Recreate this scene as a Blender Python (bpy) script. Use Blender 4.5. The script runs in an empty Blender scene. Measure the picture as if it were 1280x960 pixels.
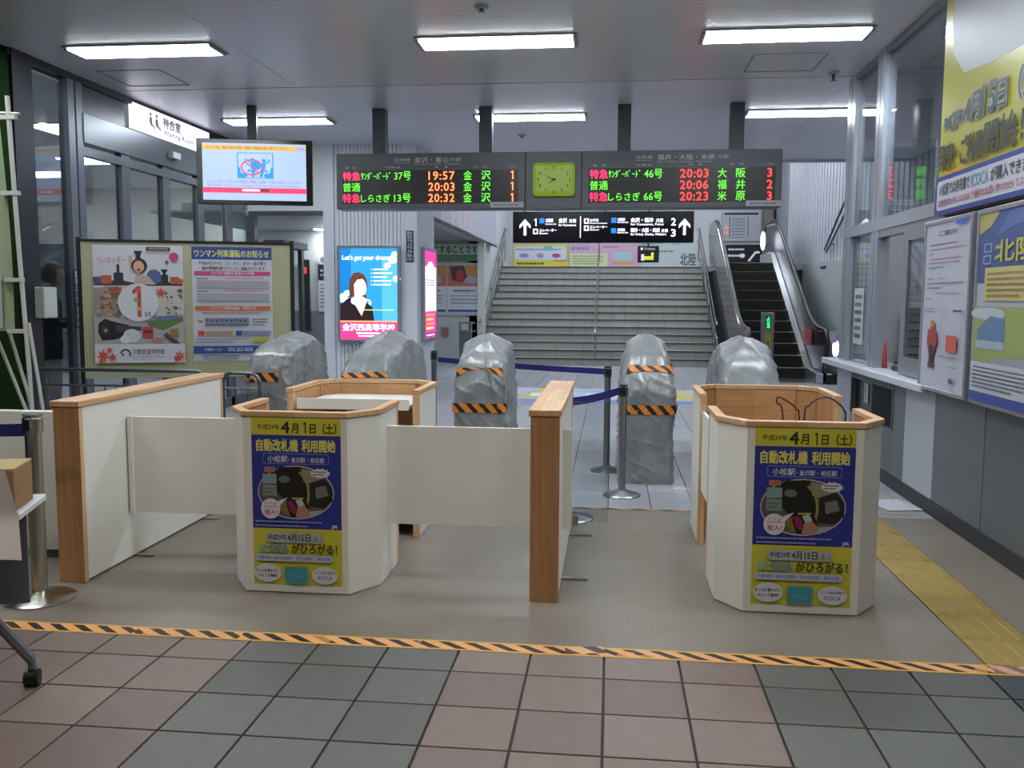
import bpy, bmesh, math, random
from mathutils import Vector, Matrix, noise
random.seed(7)
S = bpy.context.scene
COL = S.collection
PI = math.pi
# ---------------------------------------------------------------- camera
cam = bpy.data.cameras.new('camera'); co = bpy.data.objects.new('camera', cam); COL.objects.link(co)
YAW, PITCH, ROLL, CAMZ, FPX = 0.108065, 0.0957899, 0.00536122, 1.46645, 1133.768
fw = Vector((-math.sin(YAW)*math.cos(PITCH), math.cos(YAW)*math.cos(PITCH), -math.sin(PITCH)))
rt = Vector((math.cos(YAW), math.sin(YAW), 0)); up = rt.cross(fw)
r2 = rt*math.cos(ROLL)+up*math.sin(ROLL); u2 = -rt*math.sin(ROLL)+up*math.cos(ROLL)
m = Matrix.Identity(4)
for i in range(3):
    m[i][0], m[i][1], m[i][2] = r2[i], u2[i], -fw[i]
m[2][3] = CAMZ
co.matrix_world = m
cam.sensor_width = 36; cam.lens = FPX/1280*36; cam.clip_start = .05; cam.clip_end = 200
S.camera = co
# ---------------------------------------------------------------- world, exposure
S.view_settings.view_transform = 'Standard'; S.view_settings.look = 'None'
S.view_settings.gamma = 1; S.view_settings.use_curve_mapping = False
S.view_settings.exposure = 1.8
w = bpy.data.worlds.new('night'); S.world = w; w.use_nodes = True
w.node_tree.nodes['Background'].inputs[0].default_value = (.25, .3, .4, 1)
w.node_tree.nodes['Background'].inputs[1].default_value = .2
LAMP = 11.0          # radiance of the fluorescent diffusers
LAMPCOL = (.86, .93, 1.0)
SIGN = .42          # radiance of a lit sign face
# ---------------------------------------------------------------- materials
def lin(c):
    if isinstance(c, str):
        c = c.lstrip('#'); c = [int(c[i:i+2], 16)/255 for i in (0, 2, 4)]
    return tuple((x/12.92 if x <= .04045 else ((x+.055)/1.055)**2.4) for x in c)
MC = {}
def M(c, rough=.5, metal=0, emit=0, var=0, scale=8, bump=0, bscale=60, alpha=1, stretch=None, coat=0, ior=None):
    key = (c, rough, metal, emit, var, scale, bump, bscale, alpha, stretch, coat)
    if key in MC: return MC[key]
    m = bpy.data.materials.new('paint'); m.use_nodes = True
    nt = m.node_tree; b = nt.nodes['Principled BSDF']; L = nt.links
    l = lin(c)
    b.inputs['Base Color'].default_value = (*l, 1)
    b.inputs['Roughness'].default_value = rough; b.inputs['Metallic'].default_value = metal
    b.inputs['Coat Weight'].default_value = coat
    if emit:
        b.inputs['Emission Color'].default_value = (*l, 1); b.inputs['Emission Strength'].default_value = emit
        b.inputs['Base Color'].default_value = (*[x*.25 for x in l], 1)
    if alpha < 1: b.inputs['Alpha'].default_value = alpha
    if var or bump:
        tc = nt.nodes.new('ShaderNodeTexCoord'); mp = nt.nodes.new('ShaderNodeMapping')
        L.new(tc.outputs['Object'], mp.inputs[0])
        if stretch: mp.inputs['Scale'].default_value = stretch
    if var:
        n = nt.nodes.new('ShaderNodeTexNoise'); n.inputs['Scale'].default_value = scale; n.inputs['Detail'].default_value = 5
        L.new(mp.outputs[0], n.inputs['Vector'])
        r = nt.nodes.new('ShaderNodeValToRGB')
        r.color_ramp.elements[0].position = .3; r.color_ramp.elements[1].position = .7
        r.color_ramp.elements[0].color = (*[x*(1-var) for x in l], 1)
        r.color_ramp.elements[1].color = (*[min(1, x*(1+var)) for x in l], 1)
        L.new(n.outputs['Fac'], r.inputs[0]); L.new(r.outputs[0], b.inputs['Base Color'])
    if bump:
        n = nt.nodes.new('ShaderNodeTexNoise'); n.inputs['Scale'].default_value = bscale; n.inputs['Detail'].default_value = 4
        L.new(mp.outputs[0], n.inputs['Vector'])
        bp = nt.nodes.new('ShaderNodeBump'); bp.inputs['Strength'].default_value = bump; bp.inputs['Distance'].default_value = .01
        L.new(n.outputs['Fac'], bp.inputs['Height']); L.new(bp.outputs[0], b.inputs['Normal'])
    MC[key] = m
    return m
def nodes(name, rough=.5, metal=0):
    m = bpy.data.materials.new(name); m.use_nodes = True
    b = m.node_tree.nodes['Principled BSDF']; b.inputs['Roughness'].default_value = rough; b.inputs['Metallic'].default_value = metal
    return m, m.node_tree, b
def ramp(nt, stops, interp='LINEAR'):
    r = nt.nodes.new('ShaderNodeValToRGB'); r.color_ramp.interpolation = interp
    e = r.color_ramp.elements
    while len(e) < len(stops): e.new(.5)
    for el, (p, c) in zip(e, stops): el.position = p; el.color = (*lin(c), 1)
    return r
def math_n(nt, op, a, b=None):
    n = nt.nodes.new('ShaderNodeMath'); n.operation = op
    for i, v in enumerate((a, b)):
        if v is None: continue
        if isinstance(v, (int, float)): n.inputs[i].default_value = v
        else: nt.links.new(v, n.inputs[i])
    return n.outputs[0]
def wood(axis='Z', dark=False):
    """edge-glued pine: staves of slightly different tone with long grain"""
    m, nt, b = nodes('pine', .45)
    tc = nt.nodes.new('ShaderNodeTexCoord'); mp = nt.nodes.new('ShaderNodeMapping'); nt.links.new(tc.outputs['Object'], mp.inputs[0])
    rot = {'Z': (0, PI/2, 0), 'Y': (0, 0, PI/2), 'X': (0, 0, 0)}[axis]
    mp.inputs['Rotation'].default_value = rot
    br = nt.nodes.new('ShaderNodeTexBrick'); br.inputs['Scale'].default_value = 1
    br.inputs['Brick Width'].default_value = .42; br.inputs['Row Height'].default_value = .034
    br.inputs['Mortar Size'].default_value = .0006; br.inputs['Bias'].default_value = 0
    br.offset = .37
    A, B_, C_ = ('#dfbe96', '#cfa67a', '#b48c64') if not dark else ('#c79e72', '#b78a5e', '#9c744e')
    br.inputs['Color1'].default_value = (*lin(A), 1); br.inputs['Color2'].default_value = (*lin(B_), 1); br.inputs['Mortar'].default_value = (*lin(C_), 1)
    nt.links.new(mp.outputs[0], br.inputs['Vector'])
    m2 = nt.nodes.new('ShaderNodeMapping'); nt.links.new(mp.outputs[0], m2.inputs[0]); m2.inputs['Scale'].default_value = (1.2, 26, 26)
    n = nt.nodes.new('ShaderNodeTexNoise'); n.inputs['Scale'].default_value = 2.5; n.inputs['Detail'].default_value = 6; n.inputs['Distortion'].default_value = .6
    nt.links.new(m2.outputs[0], n.inputs['Vector'])
    r = ramp(nt, [(.3, '#dcc3a4'), (.7, '#ffffff')]); nt.links.new(n.outputs['Fac'], r.inputs[0])
    mx = nt.nodes.new('ShaderNodeMix'); mx.data_type = 'RGBA'; mx.blend_type = 'MULTIPLY'; mx.inputs[0].default_value = .8
    nt.links.new(br.outputs[0], mx.inputs[6]); nt.links.new(r.outputs[0], mx.inputs[7]); nt.links.new(mx.outputs[2], b.inputs['Base Color'])
    return m
def stripes(name, period, slant, ca, cb, edge=None, v0=0, v1=1, wear=0, rough=.55):
    """printed hazard tape: uv in metres, u along the tape, v across"""
    m, nt, b = nodes(name, rough)
    tc = nt.nodes.new('ShaderNodeTexCoord'); sp = nt.nodes.new('ShaderNodeSeparateXYZ'); nt.links.new(tc.outputs['UV'], sp.inputs[0])
    t = math_n(nt, 'ADD', sp.outputs[0], math_n(nt, 'MULTIPLY', sp.outputs[1], slant))
    t = math_n(nt, 'FRACT', math_n(nt, 'DIVIDE', t, period))
    k = math_n(nt, 'LESS_THAN', t, .45)
    if edge:
        ins = math_n(nt, 'MULTIPLY', math_n(nt, 'GREATER_THAN', sp.outputs[1], v0), math_n(nt, 'LESS_THAN', sp.outputs[1], v1))
        k = math_n(nt, 'MULTIPLY', k, ins)
    if wear:
        n = nt.nodes.new('ShaderNodeTexNoise'); n.inputs['Scale'].default_value = 3; n.inputs['Detail'].default_value = 8
        nt.links.new(tc.outputs['Object'], n.inputs['Vector'])
        k = math_n(nt, 'MULTIPLY', k, math_n(nt, 'SUBTRACT', 1.0, math_n(nt, 'MULTIPLY', math_n(nt, 'GREATER_THAN', n.outputs['Fac'], .6), wear)))
    base = nt.nodes.new('ShaderNodeMix'); base.data_type = 'RGBA'; base.inputs[6].default_value = (*lin(ca), 1); base.inputs[7].default_value = (*lin(edge or ca), 1)
    if edge: nt.links.new(math_n(nt, 'SUBTRACT', 1.0, ins), base.inputs[0])
    else: base.inputs[0].default_value = 0
    mx = nt.nodes.new('ShaderNodeMix'); mx.data_type = 'RGBA'; mx.inputs[7].default_value = (*lin(cb), 1)
    nt.links.new(k, mx.inputs[0]); nt.links.new(base.outputs[2], mx.inputs[6]); nt.links.new(mx.outputs[2], b.inputs['Base Color'])
    return m
def glass(tint='#e8f0f0', op=.12, rough=.02):
    """clear pane: mostly transparent, mirror share by angle"""
    m = bpy.data.materials.new('glass'); m.use_nodes = True; nt = m.node_tree; nt.nodes.clear()
    o = nt.nodes.new('ShaderNodeOutputMaterial'); t = nt.nodes.new('ShaderNodeBsdfTransparent'); t.inputs[0].default_value = (*lin(tint), 1)
    g = nt.nodes.new('ShaderNodeBsdfGlossy'); g.inputs['Roughness'].default_value = rough
    f = nt.nodes.new('ShaderNodeFresnel'); f.inputs[0].default_value = 1.5
    a = nt.nodes.new('ShaderNodeMath'); a.operation = 'ADD'; a.inputs[1].default_value = op; a.use_clamp = True
    mx = nt.nodes.new('ShaderNodeMixShader')
    ge = nt.nodes.new('ShaderNodeNewGeometry'); ir = nt.nodes.new('ShaderNodeMath'); ir.operation = 'MULTIPLY_ADD'   # same index on both faces of the pane
    ir.inputs[1].default_value = 1/1.5-1.5; ir.inputs[2].default_value = 1.5; nt.links.new(ge.outputs['Backfacing'], ir.inputs[0]); nt.links.new(ir.outputs[0], f.inputs[0])
    nt.links.new(f.outputs[0], a.inputs[0]); nt.links.new(a.outputs[0], mx.inputs[0]); nt.links.new(t.outputs[0], mx.inputs[1]); nt.links.new(g.outputs[0], mx.inputs[2]); nt.links.new(mx.outputs[0], o.inputs[0])
    return m
# ---------------------------------------------------------------- mesh building
class B:
    def __init__(s): s.v = []; s.f = []; s.uv = None
    def add(s, vs, fs):
        n = len(s.v); s.v += [tuple(v) for v in vs]; s.f += [tuple(i+n for i in f) for f in fs]; return s
    def box(s, x0, x1, y0, y1, z0, z1):
        if x0 > x1: x0, x1 = x1, x0
        if y0 > y1: y0, y1 = y1, y0
        if z0 > z1: z0, z1 = z1, z0
        return s.add([(x0,y0,z0),(x1,y0,z0),(x1,y1,z0),(x0,y1,z0),(x0,y0,z1),(x1,y0,z1),(x1,y1,z1),(x0,y1,z1)],
                     [(0,3,2,1),(4,5,6,7),(0,1,5,4),(1,2,6,5),(2,3,7,6),(3,0,4,7)])
    def cyl(s, p0, p1, r0, r1=None, n=20, cap=True):
        p0 = Vector(p0); p1 = Vector(p1); r1 = r0 if r1 is None else r1
        d = (p1-p0).normalized(); a = d.orthogonal().normalized(); b = d.cross(a)
        vs = [p0+(a*math.cos(t)+b*math.sin(t))*r0 for t in [2*PI*i/n for i in range(n)]]+[p1+(a*math.cos(t)+b*math.sin(t))*r1 for t in [2*PI*i/n for i in range(n)]]
        fs = [(i, (i+1) % n, n+(i+1) % n, n+i) for i in range(n)]
        if cap: fs += [tuple(range(n))[::-1], tuple(range(n, 2*n))]
        return s.add(vs, fs)
    def tube(s, pts, r, n=10, closed=False):
        pts = [Vector(p) for p in pts]; N = len(pts); rings = []; prev = None
        for i, p in enumerate(pts):
            a = pts[(i-1) % N] if (closed or i) else p; b = pts[(i+1) % N] if (closed or i < N-1) else p
            d = (b-a).normalized()
            x = d.orthogonal().normalized() if prev is None else (prev-d*prev.dot(d)).normalized()
            prev = x; y = d.cross(x)
            rr = r[i] if isinstance(r, (list, tuple)) else r
            rings.append([p+(x*math.cos(2*PI*k/n)+y*math.sin(2*PI*k/n))*rr for k in range(n)])
        vs = [q for g in rings for q in g]; fs = []
        for i in range(N if closed else N-1):
            j = (i+1) % N
            for k in range(n): fs.append((i*n+k, i*n+(k+1) % n, j*n+(k+1) % n, j*n+k))
        if not closed: fs += [tuple(range(n))[::-1], tuple(range((N-1)*n, N*n))]
        return s.add(vs, fs)
    def lathe(s, prof, c, n=32):
        vs = []; fs = []
        for r, z in prof:
            for k in range(n): vs.append((c[0]+r*math.cos(2*PI*k/n), c[1]+r*math.sin(2*PI*k/n), c[2]+z))
        for i in range(len(prof)-1):
            for k in range(n): fs.append((i*n+k, i*n+(k+1) % n, (i+1)*n+(k+1) % n, (i+1)*n+k))
        return s.add(vs, fs)
    def prism(s, poly, lo, hi, ax='z'):
        """closed polygon in the two other axes, extruded along ax"""
        n = len(poly)
        def P(p, t):
            return {'z': (p[0], p[1], t), 'y': (p[0], t, p[1]), 'x': (t, p[0], p[1])}[ax]
        vs = [P(p, lo) for p in poly]+[P(p, hi) for p in poly]
        fs = [(i, (i+1) % n, n+(i+1) % n, n+i) for i in range(n)]+[tuple(range(n))[::-1], tuple(range(n, 2*n))]
        return s.add(vs, fs)
    def strip(s, path, half, z0, z1):
        """wall of thickness 2*half along an open xy path"""
        L = []; R = []
        for i, p in enumerate(path):
            p = Vector(p); ns = []
            if i: d = (p-Vector(path[i-1])).normalized(); ns.append(Vector((-d.y, d.x)))
            if i < len(path)-1: d = (Vector(path[i+1])-p).normalized(); ns.append(Vector((-d.y, d.x)))
            n_ = sum(ns, Vector((0, 0))).normalized(); k = 1/max(.3, n_.dot(ns[0]))
            L.append(p+n_*half*k); R.append(p-n_*half*k)
        return s.prism([tuple(q) for q in L+R[::-1]], z0, z1)
INV = {}
def thing(name, label, cat, loc=(0, 0, 0), rz=0, group=None, rot=None):
    o = bpy.data.objects.new(name, None); COL.objects.link(o)
    o.location = loc; o.rotation_euler = rot or (0, 0, rz); o.empty_display_size = .1
    o['label'] = label; o['category'] = cat
    if group: o['group'] = group
    from mathutils import Euler
    INV[o.name] = (Matrix.Translation(loc) @ Euler(o.rotation_euler).to_matrix().to_4x4()).inverted()
    return o
def part(name, b, mat, parent=None, bevel=0, smooth=False, local=False, kind=None, label=None, seg=1, share=None):
    me = bpy.data.meshes.new(name); me.from_pydata(b.v, [], b.f); me.update()
    bm = bmesh.new(); bm.from_mesh(me)
    bmesh.ops.recalc_face_normals(bm, faces=bm.faces)
    if bevel: bmesh.ops.bevel(bm, geom=[e for e in bm.edges if len(e.link_faces) == 2 and e.calc_face_angle(0) > .5], offset=bevel, segments=seg, profile=.6, affect='EDGES')
    root = parent
    while root is not None and root.parent is not None: root = root.parent
    if root is not None and not local and root.name in INV: bm.transform(INV[root.name])
    bm.to_mesh(me); bm.free()
    for mm in (mat if isinstance(mat, list) else [mat]): me.materials.append(mm)
    if smooth:
        for p in me.polygons: p.use_smooth = True
        if smooth != 'all': me.set_sharp_from_angle(angle=.7)
    if b.uv:
        ul = me.uv_layers.new()
        for lp in me.loops: ul.data[lp.index].uv = b.uv[lp.vertex_index]
    o = bpy.data.objects.new(name, me); COL.objects.link(o)
    if parent is not None: o.parent = parent
    if kind: o['kind'] = kind
    if label: o['label'] = label
    return o
def tag(o, label, cat, group=None):
    o['label'] = label; o['category'] = cat
    if group: o['group'] = group
    return o
def structure(name, b, mat, **k):
    parent = k.pop('parent', None)
    return part(name, b, mat, parent, kind='structure' if parent is None else None, **k)
def copy_tree(o, parent=None):
    c = o.copy(); COL.objects.link(c); c.parent = parent
    for ch in o.children: copy_tree(ch, c)
    return c
TX = {}
def glyphs(s, bold=0, sp=1):
    k = (s, bold, sp)
    if k not in TX:
        c = bpy.data.curves.new('t', 'FONT'); c.body = s; c.resolution_u = 2; c.offset = bold; c.space_character = sp
        o = bpy.data.objects.new('t', c); me = o.to_mesh()
        v = [(p.co.x, p.co.y) for p in me.vertices]; f = [tuple(p.vertices) for p in me.polygons]
        o.to_mesh_clear(); bpy.data.objects.remove(o); bpy.data.curves.remove(c)
        xs = [p[0] for p in v]; ys = [p[1] for p in v]
        x0, x1, y0, y1 = min(xs), max(xs), min(ys), max(ys)
        TX[k] = ([((x-x0)/(x1-x0), (y-y0)/max(1e-6, y1-y0)) for x, y in v], f, (x1-x0)/max(1e-6, y1-y0))
    return TX[k]
class Print:
    """flat print on a face: canvas coordinates (cx right, cy down) laid on a rectangle that faces -Y in its parent's frame"""
    def __init__(s, parent, x0, z1, wd, ht, cw, ch, y=0, eps=.0006):
        s.p = parent; s.x0 = x0; s.z1 = z1; s.kx = wd/cw; s.kz = ht/ch; s.y = y; s.n = 0; s.eps = eps; s.parts = {}
    def _put(s, pts, faces, mat, pn, per=0):
        s.n += 1; y = s.y-s.n*s.eps
        if per: s.n += 1
        D = s.parts.setdefault(pn, dict(v=[], f=[], mi=[], mats=[]))
        if mat not in D['mats']: D['mats'].append(mat)
        mi = D['mats'].index(mat); n = len(D['v'])
        D['v'] += [(s.x0+x*s.kx, y-(i//per*s.eps*.4 if per else 0), s.z1-cy*s.kz) for i, (x, cy) in enumerate(pts)]
        for f in faces: D['f'].append(tuple(i+n for i in f)); D['mi'].append(mi)
    def _m(s, c): return M(c, .5) if isinstance(c, (str, tuple)) else c
    def rect(s, x0, y0, x1, y1, c, pn='picture'): s._put([(x0,y1),(x1,y1),(x1,y0),(x0,y0)], [(0,1,2,3)], s._m(c), pn); return s
    def poly(s, pts, c, pn='picture'):
        from mathutils.geometry import tessellate_polygon
        t = tessellate_polygon([[Vector((p[0], -p[1], 0)) for p in pts]])
        fs = []
        for f in t:
            a, b, d = [pts[i] for i in f]
            ccw = (b[0]-a[0])*(-(d[1]-a[1]))-(-(b[1]-a[1]))*(d[0]-a[0])
            fs.append(f if ccw > 0 else f[::-1])
        s._put(pts, fs, s._m(c), pn); return s
    def ell(s, cx, cy, rx, ry, c, pn='picture', n=28): return s.poly([(cx+rx*math.cos(2*PI*i/n), cy+ry*math.sin(2*PI*i/n)) for i in range(n)], c, pn)
    def ring(s, cx, cy, rx, ry, t, c, pn='picture', n=36, a0=0, a1=2*PI):
        P = []
        for i in range(n+1):
            a = a0+(a1-a0)*i/n; P += [(cx+rx*math.cos(a), cy+ry*math.sin(a)), (cx+(rx-t)*math.cos(a), cy+(ry-t)*math.sin(a))]
        s._put(P, [(2*i, 2*i+1, 2*i+3, 2*i+2) for i in range(n)], s._m(c), pn); return s
    def rr(s, x0, y0, x1, y1, r, c, pn='picture'):
        P = []
        for cx, cy, a in ((x1-r, y0+r, -PI/2), (x1-r, y1-r, 0), (x0+r, y1-r, PI/2), (x0+r, y0+r, PI)):
            for i in range(5): P.append((cx+r*math.cos(a+i*PI/8), cy+r*math.sin(a+i*PI/8)))
        return s.poly(P, c, pn)
    def line(s, x0, y0, x1, y1, t, c, pn='picture'):
        d = math.hypot(x1-x0, y1-y0); nx, ny = -(y1-y0)/d*t/2, (x1-x0)/d*t/2
        return s.poly([(x0+nx,y0+ny),(x1+nx,y1+ny),(x1-nx,y1-ny),(x0-nx,y0-ny)], c, pn)
    def text(s, t, x0, y0, x1, y1, c, bold=.0, pn='lettering', sp=1, keep=False, vert=False):
        """fits the words into the box; vert stacks the characters"""
        if vert:
            h = (y1-y0)/len(t)
            for i, ch in enumerate(t): s.text(ch, x0, y0+i*h+h*.06, x1, y0+(i+1)*h-h*.06, c, bold, pn)
            return s
        if t == '1':
            w_ = min(x1-x0, (y1-y0)*s.kz*.5/s.kx); x0 += (x1-x0-w_)/2; h = y1-y0; k_ = w_*.30
            s.poly([(x0+w_*.42, y0), (x0+w_*.42+k_, y0), (x0+w_*.42+k_, y1), (x0+w_*.42, y1), (x0+w_*.42, y0+h*.2), (x0+w_*.08, y0+h*.26), (x0+w_*.08, y0+h*.13)], c, pn)
            return s
        v, f, asp = glyphs(t, 0, sp)
        if keep:
            wd = (y1-y0)*s.kz*asp/s.kx
            if wd < x1-x0: q = (x1-x0-wd)/2; x0 += q; x1 -= q
        q = bold*.55*(y1-y0)*s.kz; qx, qy = q/s.kx, q/s.kz
        offs = [(0, 0)] if bold < .004 else ([(-qx, -qy), (qx, qy), (qx, -qy), (-qx, qy)] if bold > .015 else [(-qx, 0), (qx, 0)])
        pts = []; fs = []
        for ox, oy in offs:
            n = len(pts); pts += [(x0+qx+a*(x1-x0-2*qx)+ox, y1-qy-b*(y1-y0-2*qy)+oy) for a, b in v]; fs += [tuple(i+n for i in g) for g in f]
        s._put(pts, fs, s._m(c), pn, len(v)); return s
    def greek(s, x0, y0, x1, y1, c, rows=1, pn='small_print', fill=.45, seed=1):
        """rows of print too small to read in the photograph"""
        rd = random.Random(seed); h = (y1-y0)/rows
        for r in range(rows):
            x = x0; yy = y0+r*h+h*(1-fill)/2; q = h*s.kz/s.kx
            v = []; f = []
            end = x1-(x1-x0)*(rd.random()*.3 if r == rows-1 else rd.random()*.06)
            while x < end:
                wd = q*fill*rd.uniform(.5, 1.6); wd = min(wd, end-x); n = len(v)
                v += [(x, yy+h*fill), (x+wd, yy+h*fill), (x+wd, yy), (x, yy)]; f.append((n, n+1, n+2, n+3)); x += wd+q*fill*.35
            if v: s._put(v, f, s._m(c), pn)
        return s
    def done(s):
        out = []
        for pn, D in s.parts.items():
            me = bpy.data.meshes.new(pn); me.from_pydata(D['v'], [], D['f'])
            for mm in D['mats']: me.materials.append(mm)
            me.polygons.foreach_set('material_index', D['mi']); me.update()
            o = bpy.data.objects.new(pn, me); COL.objects.link(o); o.parent = s.p; out.append(o)
            if pn in ('small_print', 'lettering', 'numerals', 'picture', 'pictogram', 'line_mark', 'display_panel', 'label_plate'): o['kind'] = 'stuff'
        return out
def E(c, k=1.0): return M(c, .4, 0, SIGN*k)
# shared materials
WHITE = M('#e1e0d8', .42, 0, 0, .03, 3)
WOODZ, WOODY, WOODX = wood('Z'), wood('Y'), wood('X')
WOODIN = wood('X', True)
ALU = M('#9fa4a8', .35, .7, 0, .04, 5, 0, 60, 1, (1, 1, .1))
ALUD = M('#5f646a', .4, .6, 0, .05, 5)
STEEL = M('#b9b7ae', .22, 1, 0, .08, 4, .05, 90, 1, (6, 6, .3))
CHROME = M('#d8dadc', .08, 1)
BLACK = M('#0c0c0e', .4)
BLACKG = M('#08080a', .12)
DARK = M('#26282c', .5)
GREYW = M('#8b8f96', .5, 0, 0, .04, 2)
PLASTER = M('#b4b7bb', .6, 0, 0, .04, 1.5)
NAVY = M('#20206e', .6)
GLASS = glass('#eef2f4', .05)
GLASSD = glass('#e4e8ea', .03)
HAZ = stripes('hazard_tape_print', .111, 1.25, '#dc9c64', '#1a1512', '#d2a038', .014, .086, .55)
HAZS = stripes('cover_tape_print', .105, .9, '#d98228', '#0f0e0d')
# ================================================================ FLOOR
HCEIL = 3.5
TX0, TY0 = -2.10644, 3.39884
floor = structure('floor', B().box(-13, 6.5, -4, 20, -.08, -.012), M('#3c3a39', .7))
def tile_mesh(wx, wy, mat, parent, name='tile', gap=.0045, dz=0):
    b = B(); x, y, g, c = wx, wy, gap, .0015
    b.add([(g,g,-.02),(x-g,g,-.02),(x-g,y-g,-.02),(g,y-g,-.02),(g,g,dz-c),(x-g,g,dz-c),(x-g,y-g,dz-c),(g,y-g,dz-c),
           (g+c,g+c,dz),(x-g-c,g+c,dz),(x-g-c,y-g-c,dz),(g+c,y-g-c,dz)],
          [(0,1,5,4),(1,2,6,5),(2,3,7,6),(3,0,4,7),(4,5,9,8),(5,6,10,9),(6,7,11,10),(7,4,8,11),(8,9,10,11)])
    return part(name, b, mat, parent)
def place(o, x, y, z=0, first=[]):
    if o.name in first: c = o.copy(); COL.objects.link(c)
    else: c = o; first.append(o.name)
    c.location = (x, y, z); return c
PINK = [M(c, .5, 0, 0, .07, 14, .04, 160) for c in ('#78665f', '#71605a', '#7c6b64', '#6d5d57')]
GREEN = [M(c, .5, 0, 0, .07, 14, .04, 160) for c in ('#595b55', '#555751', '#5d5f59')]
DKT = M('#3c4144', .5, 0, 0, .07, 14)
pk = [tile_mesh(.3, .3, m, floor) for m in PINK]; gr = [tile_mesh(.3, .3, m, floor) for m in GREEN]; dk = tile_mesh(.3, .3, DKT, floor)
rd = random.Random(3)
for j in range(-3, 1):
    for i in range(-5, 15):
        t = dk if i >= 12 else rd.choice(gr if i % 7 in (2, 3, 4) else pk)
        place(t, TX0+.3*i, TY0+.3*j, rd.uniform(-.0006, 0))
pb, gb = B(), B()
def addtile(b, x, y, wx, wy, g=.004, z=0): b.add([(x+g,y+g,z),(x+wx-g,y+g,z),(x+wx-g,y+wy-g,z),(x+g,y+wy-g,z),(x+g,y+g,-.012),(x+wx-g,y+g,-.012),(x+wx-g,y+wy-g,-.012),(x+g,y+wy-g,-.012)], [(0,1,2,3),(0,4,5,1),(1,5,6,2),(2,6,7,3),(3,7,4,0)])
for j in range(-24, 1):
    for i in range(-14, 15):
        if j >= -3 and -5 <= i: continue
        addtile(gb if i % 7 in (2, 3, 4) else pb, TX0+.3*i, TY0+.3*j, .3, .3)
part('distant_tiles', pb, PINK[0], floor, kind='stuff'); part('distant_tiles', gb, GREEN[0], floor, kind='stuff')
# ribbed sheet in the gate zone
sh, nt, bs = nodes('ribbed_sheet', .42)
tc = nt.nodes.new('ShaderNodeTexCoord'); nz = nt.nodes.new('ShaderNodeTexNoise'); nz.inputs['Scale'].default_value = 2.2; nz.inputs['Detail'].default_value = 6
nt.links.new(tc.outputs['Object'], nz.inputs['Vector']); r = ramp(nt, [(.3, '#736a60'), (.55, '#7c746a'), (.75, '#857c71')]); nt.links.new(nz.outputs['Fac'], r.inputs[0]); nt.links.new(r.outputs[0], bs.inputs['Base Color'])
wv = nt.nodes.new('ShaderNodeTexWave'); wv.inputs['Scale'].default_value = 12; nt.links.new(tc.outputs['Object'], wv.inputs['Vector'])
bp = nt.nodes.new('ShaderNodeBump'); bp.inputs['Strength'].default_value = .12; bp.inputs['Distance'].default_value = .004
nt.links.new(wv.outputs['Fac'], bp.inputs['Height']); nt.links.new(bp.outputs[0], bs.inputs['Normal'])
for x0, x1 in ((-5, 1.522), (1.829, 2.19)):
    for y0, y1 in ((3.69, 4.78), (4.781, 6.225)):
        part('rubber_sheet', B().box(x0, x1, y0, y1, -.011, -.0005), sh, floor)
# yellow guide blocks
YEL = [M(c, .5, 0, 0, .10, 9) for c in ('#96803c', '#9d8640', '#8f7a38')]
def guide_block(mat):
    b = B().box(.002, .298, .002, .298, -.011, .0015)
    for k in range(4):
        xc = .0375+.075*k
        b.add([(xc-.017,.015,.0015),(xc+.017,.015,.0015),(xc+.017,.285,.0015),(xc-.017,.285,.0015),(xc-.011,.022,.0065),(xc+.011,.022,.0065),(xc+.011,.278,.0065),(xc-.011,.278,.0065)],
              [(0,1,5,4),(1,2,6,5),(2,3,7,6),(3,0,4,7),(4,5,6,7)])
    return part('guide_block', b, mat, floor)
gbk = [guide_block(m) for m in YEL]
for k in range(9): place(gbk[(k*2+k//2) % 3], 1.525, 3.69+.3*k)
# pale tiles of the inner hall
PALE = [M(c, .28, 0, 0, .05, 5) for c in ('#9b9ca2', '#95969c', '#a0a1a7', '#98999f')]
pl = [tile_mesh(.3, .6, m, floor, gap=.003) for m in PALE]
for j in range(5):
    for i in range(-9, 9): 
        if -3.0+.3*i < 2.19-.2 or True:
            place(rd.choice(pl), -.3+.3*i-.0, 6.23+.6*j, rd.uniform(-.0005, 0))
b = B()
for j in range(23):
    for i in range(-46, 21):
        x, y = -.3+.3*i, 6.23+.6*j
        if j < 5 and -9 <= i < 9: continue
        if -.3+.3*i+.3 < -4.9 and j < 1: continue
        addtile(b, x, y, .3, .6, .003)
part('distant_tiles', b, PALE[0], floor, kind='stuff')
# ================================================================ CEILING
cm, nt, bs = nodes('ceiling_spandrel', .33)
tc = nt.nodes.new('ShaderNodeTexCoord'); sp = nt.nodes.new('ShaderNodeSeparateXYZ'); nt.links.new(tc.outputs['Object'], sp.inputs[0])
fr = math_n(nt, 'FRACT', math_n(nt, 'DIVIDE', sp.outputs[1], .085))
g = math_n(nt, 'LESS_THAN', fr, .1)
mx = nt.nodes.new('ShaderNodeMix'); mx.data_type = 'RGBA'; mx.inputs[6].default_value = (*lin('#c6c6c7'), 1); mx.inputs[7].default_value = (*lin('#a3a3a6'), 1)
nt.links.new(g, mx.inputs[0]); nt.links.new(mx.outputs[2], bs.inputs['Base Color'])
bp = nt.nodes.new('ShaderNodeBump'); bp.inputs['Strength'].default_value = .35; bp.inputs['Distance'].default_value = .004; bp.invert = True
nt.links.new(g, bp.inputs['Height']); nt.links.new(bp.outputs[0], bs.inputs['Normal'])
bs.inputs['Metallic'].default_value = .1
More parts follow.
